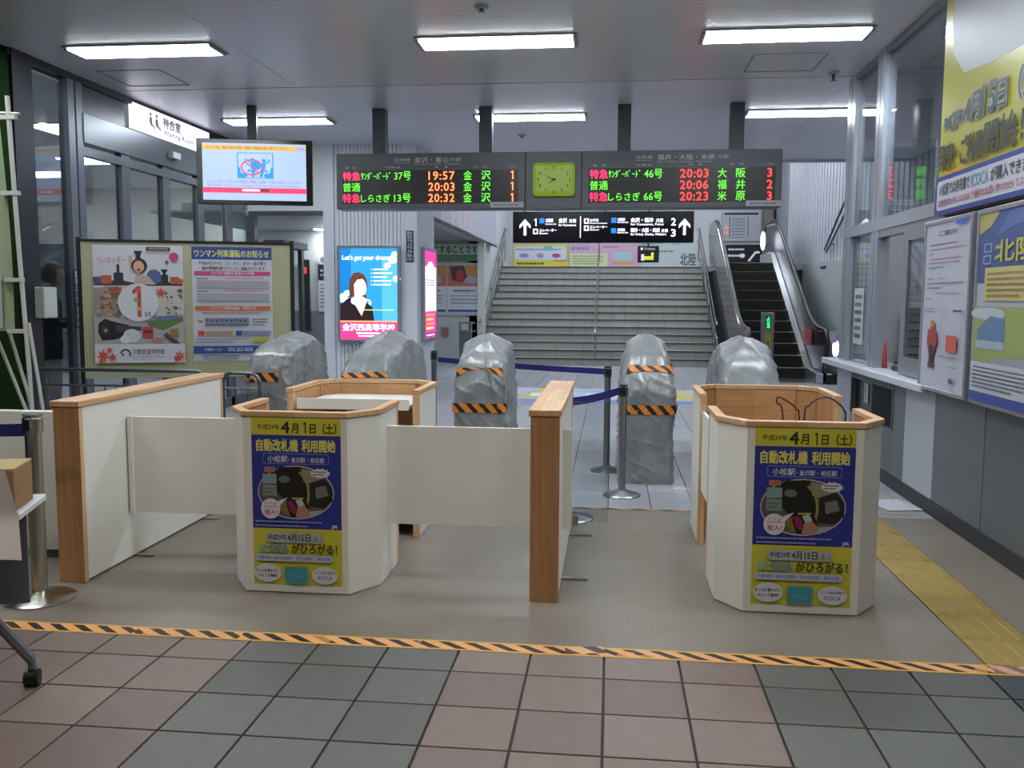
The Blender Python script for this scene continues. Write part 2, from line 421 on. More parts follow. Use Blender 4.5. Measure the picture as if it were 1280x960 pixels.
cm2 = cm.copy(); mx2 = [n for n in cm2.node_tree.nodes if n.bl_idname == 'ShaderNodeMix'][0]; mx2.inputs[6].default_value = (*lin('#d0ced8'), 1); mx2.inputs[7].default_value = (*lin('#aeacb8'), 1)
ceil = structure('ceiling', B().box(-13, 4.4, -4, 14, HCEIL+.02, HCEIL+.12), M('#2b2b2d', .7))
for x0, x1 in ((-5.0, -3.1), (-3.095, 2.19), (2.194, 4.3)):
    for y0, y1 in ((-4, 2.6), (2.603, 8.84), (8.865, 14)):
        if x0 > 2 and y1 < 8: continue
        if x0 > 2: y0 = 2.9 if y0 < 8 else y0
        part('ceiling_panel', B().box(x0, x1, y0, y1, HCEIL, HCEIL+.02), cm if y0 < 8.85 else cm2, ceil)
part('ceiling_panel', B().box(-13, -5.06, 5, 19, 3.4, 3.42), M('#eceae6', .6), ceil)
part('ceiling_edge', B().box(-5, 4.3, 13.98, 14.1, HCEIL-.03, 6), PLASTER, ceil)
hm = M('#77777a', .5)
for x, y in ((-4.41, 8.36), (1.46, 8.3)):
    fr_ = B(); q = .3
    for a in (-1, 1): fr_.box(x-q, x+q, y+a*q-.006, y+a*q+.006, HCEIL-.004, HCEIL); fr_.box(x+a*q-.006, x+a*q+.006, y-q, y+q, HCEIL-.004, HCEIL)
    h = structure('trim_1', fr_, hm)
ceil2 = structure('ceiling', B().box(-13, 4.6, 14, 30, 6, 6.1), PLASTER)
# ================================================================ FAR END: stair hall
wall_back = structure('wall_back', B().box(-13, 4.6, 25.6, 25.8, 0, 6), PLASTER)
structure('wall_stairs_left', B().box(-3.05, -2.86, 19.45, 25.6, 0, 6), M('#c2c2cc', .5))
RIB = M('#c6cad2', .5)
structure('wall_hall_right', B().box(4.36, 4.5, 9, 25.6, 0, 6), M('#8a8e96', .6))
b = B()
y = 9.1
while y < 23.2: b.box(4.30, 4.36, y, y+.20, 0, 6); y += .26
part('ribbed_cladding', b, M('#b2b6bf', .5), bpy.data.objects['wall_hall_right'], kind='stuff')
part('corner_strip', B().box(4.27, 4.37, 23.2, 23.28, 0, 6), ALU, bpy.data.objects['wall_hall_right'])
# landing
landing = structure('floor_landing', B().box(-2.86, 2.36, 23.7, 25.6, 2.1, 2.24).box(2.36, 4.3, 21.0, 25.6, 2.1, 2.24), PALE[1])
# mural bulkhead over the alcove
mu, nt, bs = nodes('mural', .4)
tc = nt.nodes.new('ShaderNodeTexCoord'); mp = nt.nodes.new('ShaderNodeMapping'); nt.links.new(tc.outputs['Object'], mp.inputs[0]); mp.inputs['Scale'].default_value = (1, 3.2, .8)
nz = nt.nodes.new('ShaderNodeTexNoise'); nz.inputs['Scale'].default_value = 2.6; nz.inputs['Detail'].default_value = 9; nz.inputs['Distortion'].default_value = 1.2
nt.links.new(mp.outputs[0], nz.inputs['Vector']); r = ramp(nt, [(.32, '#8b86a6'), (.45, '#b5b0bd'), (.55, '#c4bcc4'), (.63, '#b08aa6'), (.72, '#b9a79c')]); nt.links.new(nz.outputs['Fac'], r.inputs[0]); nt.links.new(r.outputs[0], bs.inputs['Base Color'])
bulk = structure('wall_bulkhead', B().box(-3.0, -2.72, 13.4, 21.4, 2.65, 6), M('#a9acb8', .45))
part('mural', B().box(-2.72, -2.708, 13.45, 17.9, 2.68, 4.8), mu, bulk)
part('edge_bead', B().box(-2.72, -2.69, 13.4, 21.4, 2.62, 2.66), DARK, bulk)
structure('ceiling', B().box(-6, -3.0, 12.3, 19.5, 2.66, 2.75), GREYW)
structure('wall_alcove', B().box(-9, -2.86, 19.45, 19.6, 0, 2.7), M('#b0b4b6', .55, 0, 0, .04, 2))
structure('wall_alcove_side', B().box(-9.0, -8.9, 16.0, 19.5, 0, 2.7), PLASTER)
structure('trim_alcove_post', B().box(-2.86, -2.7, 19.36, 19.46, 0, 2.62), M('#c6cbc6', .4))
# ---- pillar with ribbed front
pil = structure('wall_pillar', B().box(-3.93, -2.63, 12.22, 13.4, 0, HCEIL), M('#bcc0c8', .5, 0, 0, .03, 2))
b = B(); x = -3.755
while x < -2.83: b.box(x, x+.045, 12.195, 12.22, 0, HCEIL); x += .0535
part('ribbed_cladding', b, RIB, pil, kind='stuff')
part('corner_trim', B().box(-2.80, -2.63, 12.2, 12.22, 0, HCEIL), M('#c6cad2', .45), pil)
part('corner_trim', B().box(-3.93, -3.78, 12.19, 12.22, 0, HCEIL), M('#c6cad2', .45), pil)
# ---- wall with the corridor opening
wbl = structure('wall_corridor', B().box(-5.0, -3.93, 12.2, 12.35, 2.6, HCEIL), M('#c8cbca', .55))
DFR = M('#4a4f55', .4, .4)
part('opening_frame', B().box(-4.98, -3.93, 12.17, 12.2, 2.56, 2.62).box(-5.02, -4.9, 12.17, 12.3, 0, 2.56), DFR, wbl)
structure('wall_corridor_end', B().box(-6.8, -3.96, 15.7, 15.8, 0, 2.7), M('#c2c5c5', .55))
structure('ceiling', B().box(-6.5, -3.94, 12.35, 15.9, 2.62, 2.66), M('#a8abab', .5))
structure('trim_corridor_dado', B().box(-6.8, -3.96, 15.66, 15.7, 0, 1.2), M('#6d7276', .5))
structure('wall_corridor_right', B().box(-3.96, -3.85, 13.4, 16.6, 0, 2.65), PLASTER)
cf = structure('door_1', B().box(-4.86, -4.80, 12.5, 12.62, 0, 2.2).box(-4.72, -4.66, 13.4, 13.5, 0, 2.2).box(-4.9, -4.6, 12.5, 13.5, 2.15, 2.25), DFR)
part('pane', B().box(-4.82, -4.80, 12.62, 13.4, .05, 2.15), GLASSD, cf)
# ================================================================ LEFT WALL: waiting room front
LW = -5.0
FRM = M('#70757c', .35, .6, 0, .05, 4, 0, 60, 1, (1, 1, .1))
FRD = M('#24272b', .4, .3)
GRN = M('#14260c', .9, 0, 0, .15, 1.5); GRN.node_tree.nodes['Principled BSDF'].inputs['Specular IOR Level'].default_value = .05
wl = structure('wall_left', B().box(LW-.12, LW, 2.5, 7.26, 0, HCEIL), GRN)
part('top_rail', B().box(LW-.1, LW+.02, 7.2, 12.2, HCEIL-.06, HCEIL), FRD, wl)
part('door_post', B().box(LW-.1, LW+.03, 7.24, 7.5, 0, HCEIL), FRD, wl)
for y0, y1 in ((8.03, 8.13), (8.16, 8.26)): part('mullion', B().box(LW-.08, LW+.02, y0, y1, 0, HCEIL-.05), FRM, wl)
part('header_beam', B().box(LW-.1, LW+.03, 8.26, 12.2, 2.9, 3.17), M('#6c7279', .3, .6), wl)
part('header_panel', B().box(LW-.09, LW-.02, 8.26, 12.2, 3.19, 3.45), M('#45494f', .3, .3), wl)
for y0, y1 in ((8.94, 9.1), (9.80, 9.96), (10.66, 10.82), (11.5, 11.66)): part('mullion', B().box(LW-.06, LW+.01, y0, y1, 0, 2.9), FRM, wl)
part('door_head', B().box(LW-.06, LW+.015, 8.26, 12.2, 2.78, 2.86), FRM, wl)
part('sensor', B().box(LW+.03, LW+.09, 9.9, 10.08, 3.0, 3.07), M('#b8bab8', .4), wl)
part('bottom_rail', B().box(LW-.06, LW+.01, 7.5, 12.2, 0, .12), FRM, wl)
for n, (y0, y1, z1) in enumerate([(7.5, 8.03, 3.44), (8.26, 8.94, 2.78), (9.1, 9.8, 2.78), (9.96, 10.66, 2.78), (10.82, 11.5, 2.78), (11.66, 12.2, 2.78)]):
    o = structure('window_%d' % (n+1), B().box(LW-.04, LW-.028, y0, y1, .12, z1), GLASSD)
# waiting room interior
structure('wall_waiting_room_back', B().box(-13, -5.1, 16.0, 16.1, 2.45, 3.4), M('#d8d2c6', .6))
structure('wall_waiting_room_lower', B().box(-13, -6.8, 16.0, 16.1, 0, 2.42), M('#5f6c6e', .3))
structure('trim_waiting_room_rail', B().box(-13, -6.8, 15.96, 16.0, 2.40, 2.46), M('#c4c2bc', .4))
structure('wall_waiting_room_side', B().box(-13, -12.9, 5, 16, 0, 3.4), M('#7a7a78', .6))
structure('wall_waiting_room_front', B().box(-13, -5.1, 5, 5.1, 0, 3.4), M('#55585a', .6))
# ================================================================ RIGHT WALL: staffed office
RW = 2.19
wr = structure('wall_right', B().box(RW+.05, RW+.12, -4, 6.36, 0, HCEIL).box(RW+.05, RW+.12, 6.36, 9.05, 0, .84), M('#4b4e52', .5))
PN = [M(c, .42, .1, 0, .04, 3) for c in ('#6b6e73', '#66696e', '#707378')]
ys = [6.36, 5.535, 4.7, 3.87, 3.04, 2.2, 1.36, .5, -.4, -1.3, -2.2, -3.1, -4]
for k in range(len(ys)-1):
    part('panel', B().box(RW, RW+.05, ys[k+1]+.006, ys[k]-.006, .1, 2.0), PN[k % 3], wr, .002)
    part('panel', B().box(RW, RW+.05, ys[k+1]+.006, ys[k]-.006, 2.01, HCEIL), PN[(k+1) % 3], wr, .002)
part('panel', B().box(RW, RW+.05, 6.37, 6.99, .1, .83), M('#aeb1b8', .4), wr, .002)
part('panel', B().box(RW, RW+.05, 7.0, 7.28, .1, .83), PN[2], wr, .002)
part('panel', B().box(RW, RW+.05, 7.28, 8.52, .1, .455).box(RW, RW+.05, 7.28, 8.52, .765, .83), PN[1], wr, .002)
part('panel', B().box(RW, RW+.05, 8.53, 9.05, .1, .83), M('#a2a6af', .4), wr, .002)
structure('baseboard_right', B().box(RW-.012, RW+.05, -4, 9.05, 0, .1), M('#2f3134', .5))
part('counter_ledge', B().box(RW-.11, RW+.35, 6.36, 9.25, .835, .89), M('#c0c3cb', .35), wr, .006)
for y0, y1 in ((8.76, 9.02), (7.87, 8.07)): part('mullion', B().box(RW-.005, RW+.09, y0, (y0+y1)/2-.01, .89, HCEIL).box(RW+.01, RW+.09, (y0+y1)/2-.01, (y0+y1)/2+.01, .89, HCEIL).box(RW-.005, RW+.09, (y0+y1)/2+.01, y1, .89, HCEIL), M('#a4a9b2', .3, .5), wr)
part('mullion', B().box(RW-.005, RW+.09, 6.36, 6.44, .89, HCEIL), M('#a4a9b2', .3, .5), wr)
part('transom', B().box(RW-.01, RW+.09, 6.36, 9.02, 2.03, 2.125), M('#a4a9b2', .3, .5), wr)
part('head_rail', B().box(RW, RW+.09, 6.36, 9.02, HCEIL-.05, HCEIL), M('#7c8087', .3, .5), wr)
part('window_head', B().box(RW, RW+.08, 6.44, 7.87, 1.97, 2.03), ALU, wr)
n = 7
for y0, y1, z0, z1 in ((8.07, 8.76, 2.125, 3.45), (6.44, 7.87, 2.125, 3.45), (8.07, 8.76, .89, 2.03)):
    structure('window_%d' % n, B().box(RW+.03, RW+.04, y0, y1, z0, z1), GLASS); n += 1
sf = structure('window_%d' % n, B().box(RW, RW+.03, 7.10, 7.21, .90, 1.97).box(RW, RW+.03, 6.44, 6.50, .90, 1.97).box(RW, RW+.03, 6.5, 7.1, .90, 1.03).box(RW, RW+.03, 6.5, 7.1, 1.90, 1.97), ALU)
part('pane', B().box(RW+.01, RW+.018, 6.5, 7.1, 1.03, 1.9), GLASS, sf)
# office interior
structure('wall_office_back', B().box(3.5, 3.6, 2.9, 9.05, 0, HCEIL), M('#b8b3bc', .6))
structure('wall_office_end', B().box(RW+.05, 4.3, 8.98, 9.05, 0, .9).box(2.3, 4.3, 8.98, 9.05, 2.95, HCEIL).box(2.48, 4.3, 8.98, 9.05, .9, 2.1).box(3.0, 4.3, 8.98, 9.05, 2.1, 2.95), M('#cfc8cf', .5))
structure('wall_office_near', B().box(RW+.12, 3.5, 2.8, 2.9, 0, HCEIL), GREYW)
structure('wall_near_end', B().box(-13, 4.3, -4.1, -4, 0, HCEIL), M('#55585c', .6))
structure('wall_near_left', B().box(-5.1, -5.0, -4, 2.5, 0, HCEIL), M('#55585c', .6))
# ================================================================ STAIRCASE
st = thing('staircase', 'wide grey tiled staircase rising from the hall to the landing', 'staircase', (-.29, 19.5, 0))
STM = [M(c, .5, 0, 0, .06, 5) for c in ('#9d9d97', '#979791', '#a3a39e')]
NOS = M('#343638', .6)
for k in range(14):
    s_ = part('step', B().box(-2.838, 2.24, 19.5+.3*k, 23.7, .16*k, .16*(k+1)-.012) if k == 13 else B().box(-2.838, 2.24, 19.5+.3*k, 19.5+.3*k+.32, .16*k, .16*(k+1)-.012), STM[k % 3], st)
    part('nosing', B().box(-2.838, 2.24, 19.485+.3*k, 19.5+.3*k+.30, .16*(k+1)-.012, .16*(k+1)), NOS if False else STM[(k+1) % 3], s_)
    part('edge_strip', B().box(-2.84, 2.25, 19.478+.3*k, 19.52+.3*k, .16*(k+1)-.022, .16*(k+1)+.003), NOS, s_)
b = B()
for k in range(14):
    for i in range(-9, 8):
        b.box(-.29+.3*i-.003, -.29+.3*i+.003, 19.4985+.3*k, 19.5+.3*k, .16*k, .16*k+.14)
part('riser_joints', b, M('#5c5d5b', .6), st, kind='stuff')
part('stringer', B().prism([(19.3, 0), (19.75, 0), (23.9, 2.24), (23.9, 2.5), (19.3, .22)], -2.857, -2.84, 'x'), M('#6f7176', .5), st)
part('stringer', B().prism([(19.3, 0), (19.75, 0), (23.9, 2.24), (23.9, 2.5), (19.3, .22)], 2.242, 2.3, 'x'), M('#85878c', .3, .6), st)
def slope(y): return (y-19.5)/.3*.16
def stair_rail(label, xs, hs, r=.02, posts=(19.6, 21, 22.4, 23.75), mat=STEEL, y0=19.25):
    t = thing('stair_handrail', label, 'handrail', (xs[0], 19.5, 0), 0, None)
    for x, h in zip(xs, hs):
        part('rail', B().tube([(x, y0, slope(19.5)+h-.06), (x, y0+.1, slope(19.5)+h), (x, 19.6, slope(19.6)+h), (x, 23.7, slope(23.7)+h), (x, 24.3, slope(23.7)+h)], r), mat, t, smooth=True)
    for y in posts: part('post', B().cyl((xs[0], y, max(0, math.floor((y-19.5)/.3)*.16+.16 if y > 19.5 else 0)), (xs[0], y, slope(y)+max(hs)), .018), mat, t, smooth=True)
    return t
stair_rail('single steel handrail dividing the middle of the grey staircase', [-.33], [.78])
stair_rail('double steel handrail along the wall side of the staircase beneath the mural', [-2.78, -2.78], [.98, .68], .024)
stair_rail('double steel handrail on the escalator side of the staircase', [2.2, 2.2], [.98, .68], .022)
# ================================================================ ESCALATOR
es = thing('escalator', 'dark escalator with yellow-edged steps and steel balustrades beside the staircase', 'escalator', (3.1, 16.9, 0))
SBK = M('#050506', .6)
SY = M('#9a8434', .5)
EX0, EX1 = 2.46, 3.54
sl = 2.24/(21-16.9)
part('comb_plate', B().box(EX0-.05, EX1+.05, 16.1, 16.95, 0, .02), STEEL, es)
part('comb_plate', B().box(EX0-.05, EX1+.05, 20.9, 21.6, 2.22, 2.26), STEEL, es)
e0 = None
for k in range(11):
    z1 = .2036*(k+1); y0 = 16.9+.3727*k
    s_ = part('escalator_step', B().box(EX0, EX1, y0, y0+.40, max(0, z1-.30), z1), SBK, es)
    part('yellow_edge', B().box(EX0+.01, EX1-.01, y0-.004, y0+.035, z1-.004, z1+.003).box(EX1-.05, EX1-.01, y0, y0+.36, z1-.001, z1+.002), SY, s_)
part('truss', B().prism([(17.3, 0), (25.0, 0), (25, 2.2), (21.2, 2.2), (17.3, .05)], EX0-.02, EX1+.02, 'x'), DARK, es)
def hand_path(x):
    P = []
    for i in range(9):   # newel half circle
        a = -PI/2-PI*i/8; P.append((x, 16.1+.27*math.cos(a), .66+.27*math.sin(a)))
    P += [(x, 16.5, .94), (x, 16.9, 1.0), (x, 17.3, 1.14), (x, 20.7, 1.14+3.4*sl), (x, 21.1, 3.16), (x, 21.5, 3.22), (x, 22.3, 3.22)]
    for i in range(1, 8):
        a = PI/2-PI*i/8; P.append((x, 22.3+.27*math.cos(a), 2.95+.27*math.sin(a)))
    return P
def bal_poly():
    top = [(p[1], p[2]) for p in hand_path(0)]
    return [(y_, z_) for y_, z_ in top]+[(22.2, 2.2), (21.1, 2.2), (17.0, .0), (16.2, 0)]
dn = bal_poly()
lo = [(16.0, 0), (16.0, .18), (16.95, .22), (21.1, 2.5), (22.4, 2.5), (22.4, 2.1), (21.1, 2.1), (17.2, 0)]
BRN = M('#8f8a88', .2, .8, 0, .1, 2)
DKG = M('#26272d', .3, .3)
for sd, x, mt in ((-1, 2.37, BRN), (1, 3.66, DKG)):
    bl = part('balustrade', B().prism(dn, x-.012 if sd > 0 else x-.05, x+.012, 'x'), mt, es)
    part('handrail_belt', B().tube(hand_path(x), .038, 10), BLACK, bl, smooth=True)
    if sd > 0: part('deck', B().prism(lo, 3.52, 3.645, 'x'), M('#c4c6cc', .25, .9), bl, .01); part('outer_deck', B().prism(lo, 3.68, 3.92, 'x'), BLACKG, bl, .02)
    else: part('deck', B().prism(lo, 2.385, 2.455, 'x'), STEEL, bl, .01)
    yy = [(16.2, .45), (17.0, .50), (21.1, 2.78), (22.0, 2.8)]
    part('cap_rail', B().tube([(x-.0*sd, 16.1, .925), (x, 16.5, .905), (x, 16.9, .965), (x, 17.3, 1.10), (x, 20.7, 1.10+3.4*sl), (x, 21.1, 3.12), (x, 22.3, 3.17)], .03, 8), CHROME, bl, smooth=True)
bl_right = bl
LM = M('#e6e4ff', .3, 0, 2.0)
def oval(yc, zc, x, rx=.07, rz=.2):
    return B().prism([(yc+rx*math.cos(2*PI*i/20), zc+rz*math.sin(2*PI*i/20)) for i in range(20)], x-.03, x-.014, 'x')
part('newel_oval', B().lathe([(0, -.14), (.035, -.12), (.05, -.05), (.05, .05), (.035, .12), (0, .14)], (3.82, 15.98, .62), 16), LM, es, label='glowing oval at the foot of the escalator', smooth='all')  # emissive oval at the lower balustrade end
part('newel_oval', B().lathe([(0, -.22), (.035, -.18), (.055, -.07), (.055, .07), (.035, .18), (0, .22)], (3.45, 21.6, 2.78), 16), LM, es, label='glowing oval at the head of the escalator', smooth='all')  # emissive oval at the upper balustrade end
part('warning_plate', B().box(3.58, 3.62, 16.9, 17.5, .62, .9), M('#a84a55', .4), es, label='red warning plate')
part('notice', B().box(3.675, 3.80, 15.83, 15.835, .72, .92), M('#b5b5c0', .5), es, label='white notice sheet on the newel')
# ================================================================ LAMPS
LENS = bpy.data.materials.new('fluorescent'); LENS.use_nodes = True
_b = LENS.node_tree.nodes['Principled BSDF']; _b.inputs['Emission Color'].default_value = (*LAMPCOL, 1); _b.inputs['Emission Strength'].default_value = LAMP; _b.inputs['Base Color'].default_value = (.6, .6, .6, 1)
WARM = LENS.copy(); _b = WARM.node_tree.nodes['Principled BSDF']; _b.inputs['Emission Color'].default_value = (1.0, .93, .83, 1); _b.inputs['Emission Strength'].default_value = LAMP*.75
ROOM = LENS.copy(); ROOM.node_tree.nodes['Principled BSDF'].inputs['Emission Strength'].default_value = LAMP*.55
ENDC = M('#8f9296', .4, .4)
def lamp(x, y, z, label, L=1.22, wd=.30, group='ceiling fluorescent lights', dx=1, lens=None):
    t = thing('ceiling_light', label, 'light', (x, y, z), 0 if dx else PI/2, group)
    h = L/2
    part('housing', B().box(-h-.03, h+.03, -wd/2-.03, wd/2+.03, -.012, 0), ENDC, t, local=True)
    b = B().prism([(-wd/2, -.012), (wd/2, -.012), (wd/2-.01, -.022), (-wd/2+.01, -.022)], -h, h, 'x')
    part('diffuser', b, lens or LENS, t, local=True)
    part('end_cap', B().prism([(-wd/2, -.012), (wd/2, -.012), (wd/2-.01, -.026), (-wd/2+.01, -.026)], -h-.03, -h, 'x'), ENDC, t, local=True)
    part('end_cap', B().prism([(-wd/2, -.012), (wd/2, -.012), (wd/2-.01, -.026), (-wd/2+.01, -.026)], h, h+.03, 'x'), ENDC, t, local=True)
    return t
NM = ['near the waiting room windows', 'in the middle of the hall', 'near the office windows']
for y, rn in ((7.42, 'front-row'), (10.48, 'rear-row')):
    for x, nm in zip((-3.89, -.94, 1.3 if y < 8 else 2.07), NM): lamp(x, y, HCEIL, '%s fluorescent ceiling light %s' % (rn, nm))
for x, nm in zip((-3.89, -.94, 1.3), NM): lamp(x, 4.35, HCEIL, 'fluorescent ceiling light above the wooden counters %s' % nm)
for x, y, nm in ((-1.8, 16, 'foot of the stairs beneath the mural'), (.6, 16, 'foot of the stairs'), (3.1, 16, 'escalator foot'), (-1.8, 19.3, 'stairs by the mural wall'), (.6, 19.3, 'middle of the stairs'), (3.1, 19.3, 'escalator'), (-1.8, 22.6, 'landing by the mural wall'), (.6, 22.6, 'landing'), (3.1, 22.6, 'escalator exit')): lamp(x, y, 6, 'added unseen fluorescent light high above the %s' % nm, group='added stairwell lights', wd=.45)  # out of view, added to brighten the stair hall
lamp(-5.0, 17.0, 2.66, 'fluorescent light inside the alcove beside the stairs', group='side room lights', wd=.2)
lamp(-4.6, 15.4, 2.62, 'added fluorescent light in the corridor behind the television', group='side room lights', wd=.25, L=1.0)  # added and sized to lift the dark corridor
for x, y, nm in ((-9.07, 13.95, 'waiting room back'), (-8.2, 9.4, 'waiting room middle, added to brighten it')): lamp(x, y, 3.4, 'square ceiling light in the %s' % nm, L=.9, wd=.6, group='side room lights', lens=ROOM)  # back lamp stands in view; middle one is added to brighten the room
for y, rn in ((1.3, 'second'),):
    for x, nm in zip((-3.89, -.94, 1.3), NM): lamp(x, y, HCEIL, '%s added unseen fluorescent light toward the ticket hall side %s' % (rn, nm), lens=WARM)  # warm row behind the camera, added to light the counter fronts
for x, y, nm in ((-7.4, 12.6, 'near the waiting room glass'), (-10.5, 12, 'far corner of the waiting room'), (-10.8, 9.2, 'far side of the waiting room'), (-6.6, 15.0, 'above the waiting room rail'), (-6.2, 10.2, 'above the reader in the waiting room')): lamp(x, y, 3.4, 'added square ceiling light %s' % nm, L=.9, wd=.6, group='side room lights', lens=ROOM)  # extra lamps added to brighten the waiting room and its reader
lamp(2.85, 5.5, HCEIL, 'added fluorescent light hidden inside the staffed office', L=.9, group='side room lights', dx=0)  # hidden behind the large poster, added to light the office interior
# small ceiling devices
for x, y, nm, hh in ((1.96, 8.67, 'sprinkler head hanging by the ceiling seam', .07), (-.94, 6.545, 'round smoke detector between the front-row lights', .03), (-1.15, 11.6, 'round smoke detector behind the rear-row lights', .03)):
    t = thing('ceiling_sprinkler' if hh > .05 else 'smoke_detector', nm, 'sensor', (x, y, HCEIL))
    part('base', B().lathe([(0, 0), (.05, 0), (.05, -.015), (.02, -.02), (0, -.02)], (x, y, HCEIL), 16), M('#9a9a98', .4), t)
    part('head', B().lathe([(.012, -.015), (.014, -hh), (.03, -hh-.008), (0, -hh-.012)], (x, y, HCEIL), 12), M('#55565a', .4, .5), t)
# ================================================================ DEPARTURE BOARD
BD = M('#55585c', .45, .2, 0, .03, 4)
yb = 9.84
bd = thing('departure_board', 'long grey overhead departure board with red and green train times', 'departure board', (-.635, yb, 2.415))
part('housing', B().box(-3.015, -.937, yb, yb+.28, 2.415, 3.01), BD, bd, .004)
part('housing', B().box(-.933, -.337, yb, yb+.28, 2.415, 3.01), BD, bd, .004)
part('housing', B().box(-.333, 1.745, yb, yb+.28, 2.415, 3.01), BD, bd, .004)
for x in (-2.55, -1.375, .109, 1.284): part('post', B().box(x-.07, x+.07, yb+.05, yb+.19, 3.01, HCEIL), M('#43464b', .45, .3), bd)
def led(c, k): return M(c, .5, 0, k*.5)
G_, R_, O_, P_ = led('#66e83c', 1.1), led('#ff3030', 2.2), led('#ff6a3a', 2.2), led('#ff2a55', 2.0)
LEDBG = M('#161412', .35)
def board(px0, X0, k, ox, head, rows, red, hx):
    def X(p): return X0+(p-px0)*k
    P = Print(bd, 0, 3.01-2.415, 1, 1, 1, 1, y=0)
    P.kx = 1; P.kz = 1; P.x0 = .635; P.z1 = 3.01-2.415
    a, b2 = ox
    P.rect(a, .182, b2, .54, LEDBG, 'display_panel')
    for r in (.300, .419): P.rect(a, r, b2, r+.006, M('#3a3834', .5), 'display_panel')
    for r, (kind, name, no, tm, d1, d2, pf) in enumerate(rows):
        y0 = .193+.1195*r; y1 = y0+.096
        P.text(kind, X(hx[0][0]), y0, X(hx[0][1]), y1, P_ if kind == '特急' else G_, .012)
        if name: P.text(name, X(hx[1][0]), y0+.006, X(hx[1][1]), y1-.006, G_, .008)
        if no: P.text(no, X(hx[2][0]), y0, X(hx[2][1]), y1, G_, .008)
        P.text(tm, X(hx[3][0]), y0+.004, X(hx[3][1]), y1-.002, red, .02, sp=1.1)
        P.text(d1, X(hx[4][0]), y0, X(hx[4][1]), y1, G_, .008); P.text(d2, X(hx[5][0]), y0, X(hx[5][1]), y1, G_, .008)
        P.text(pf, X(hx[6][0])-.03, y0+.004, X(hx[6][1])+.03, y1-.002, red, .03, keep=True)
    W_ = M('#b9bcc0', .5)
    for t, x0, x1, y0, y1, bo in head: P.text(t, X(x0), y0, X(x1), y1, W_, bo)
    P.rect(b2-.30, .53, b2+.06, .59, M('#9fa2a4', .5), 'label_plate'); P.greek(b2-.26, .545, b2+.03, .577, M('#6f7275', .5), 1, 'label_plate', .6, 3)
    P.done()
board(429, -2.94, .00881, (-2.945, -1.01),
      [('北陸線', 494, 515, .055, .09, .01), ('金沢・富山', 520, 562, .048, .105, .02), ('方面', 564, 578, .055, .095, .01), ('Hokuriku Line', 495, 515, .1, .112, 0), ('for Kanazawa, Toyama', 520, 576, .112, .135, 0),
       ('種　別', 433, 446, .145, .165, 0), ('列車名', 484, 502, .145, .165, 0), ('発　車', 545, 562, .145, .165, 0), ('行　先', 594, 610, .145, .165, 0), ('のりば', 636, 645, .145, .165, 0)],
      [('特急', 'ｻﾝﾀﾞｰﾊﾞｰﾄﾞ', '37号', '19:57', '金', '沢', '1'), ('普通', '', '', '20:03', '金', '沢', '1'), ('特急', 'しらさぎ', '13号', '20:32', '金', '沢', '1')], O_,
      [(429, 451), (452, 489), (494, 515), (537, 569.5), (580.5, 591), (602.5, 614), (638.5, 643.5)])
board(736, -.259, .008336, (-.262, 1.68),
      [('北陸線', 795, 816, .055, .09, .01), ('福井・大阪・米原', 822, 893, .048, .105, .02), ('方面', 896, 910, .055, .095, .01), ('Hokuriku Line', 795, 816, .1, .112, 0), ('for Fukui, Osaka, Maibara', 822, 890, .112, .135, 0),
       ('種　別', 741, 757, .145, .165, 0), ('列車名', 796, 815, .145, .165, 0), ('発　車', 861, 878, .145, .165, 0), ('行　先', 912, 929, .145, .165, 0), ('のりば', 957, 966, .145, .165, 0)],
      [('特急', 'ｻﾝﾀﾞｰﾊﾞｰﾄﾞ', '46号', '20:03', '大', '阪', '3'), ('普通', '', '', '20:06', '福', '井', '2'), ('特急', 'しらさぎ', '66号', '20:23', '米', '原', '3')], R_,
      [(737.5, 760.5), (761, 801), (806, 829), (851, 886), (897.5, 908.5), (920, 931.5), (956.5, 966)])
ck = part('clock', B().box(-.85, -.405, yb-.03, yb, 2.54, 2.885), M('#a5c83a', .35, 0, .10), bd, .05, seg=4)
P = Print(ck, 0, 0, 1, 1, 1, 1, y=-.031); cx, cz = .635-.628, -(2.712-2.415)
BK = M('#1d2a10', .5)
for h in range(1, 13):
    a = h*PI/6; rx = .135; q = .03
    x, z = cx+.15*math.sin(a)*1.12, cz-.128*math.cos(a)
    P.text(str(h), x-(q if h < 10 else q*1.4), z-.018, x+(q if h < 10 else q*1.4), z+.018, BK, .02, 'numerals', keep=True)
def hand(ang, ln, t): P.poly([(cx-t*math.cos(ang)-.02*math.sin(ang), cz-t*math.sin(ang)+.02*math.cos(ang)), (cx+ln*math.sin(ang), cz-ln*math.cos(ang)), (cx+t*math.cos(ang)-.02*math.sin(ang), cz+t*math.sin(ang)+.02*math.cos(ang))], BK, 'hands')
hand(2*PI*(7+49/60)/12, .085, .009); hand(2*PI*49/60, .125, .007); P.ell(cx, cz, .012, .012, BK, 'hands')
P.done()
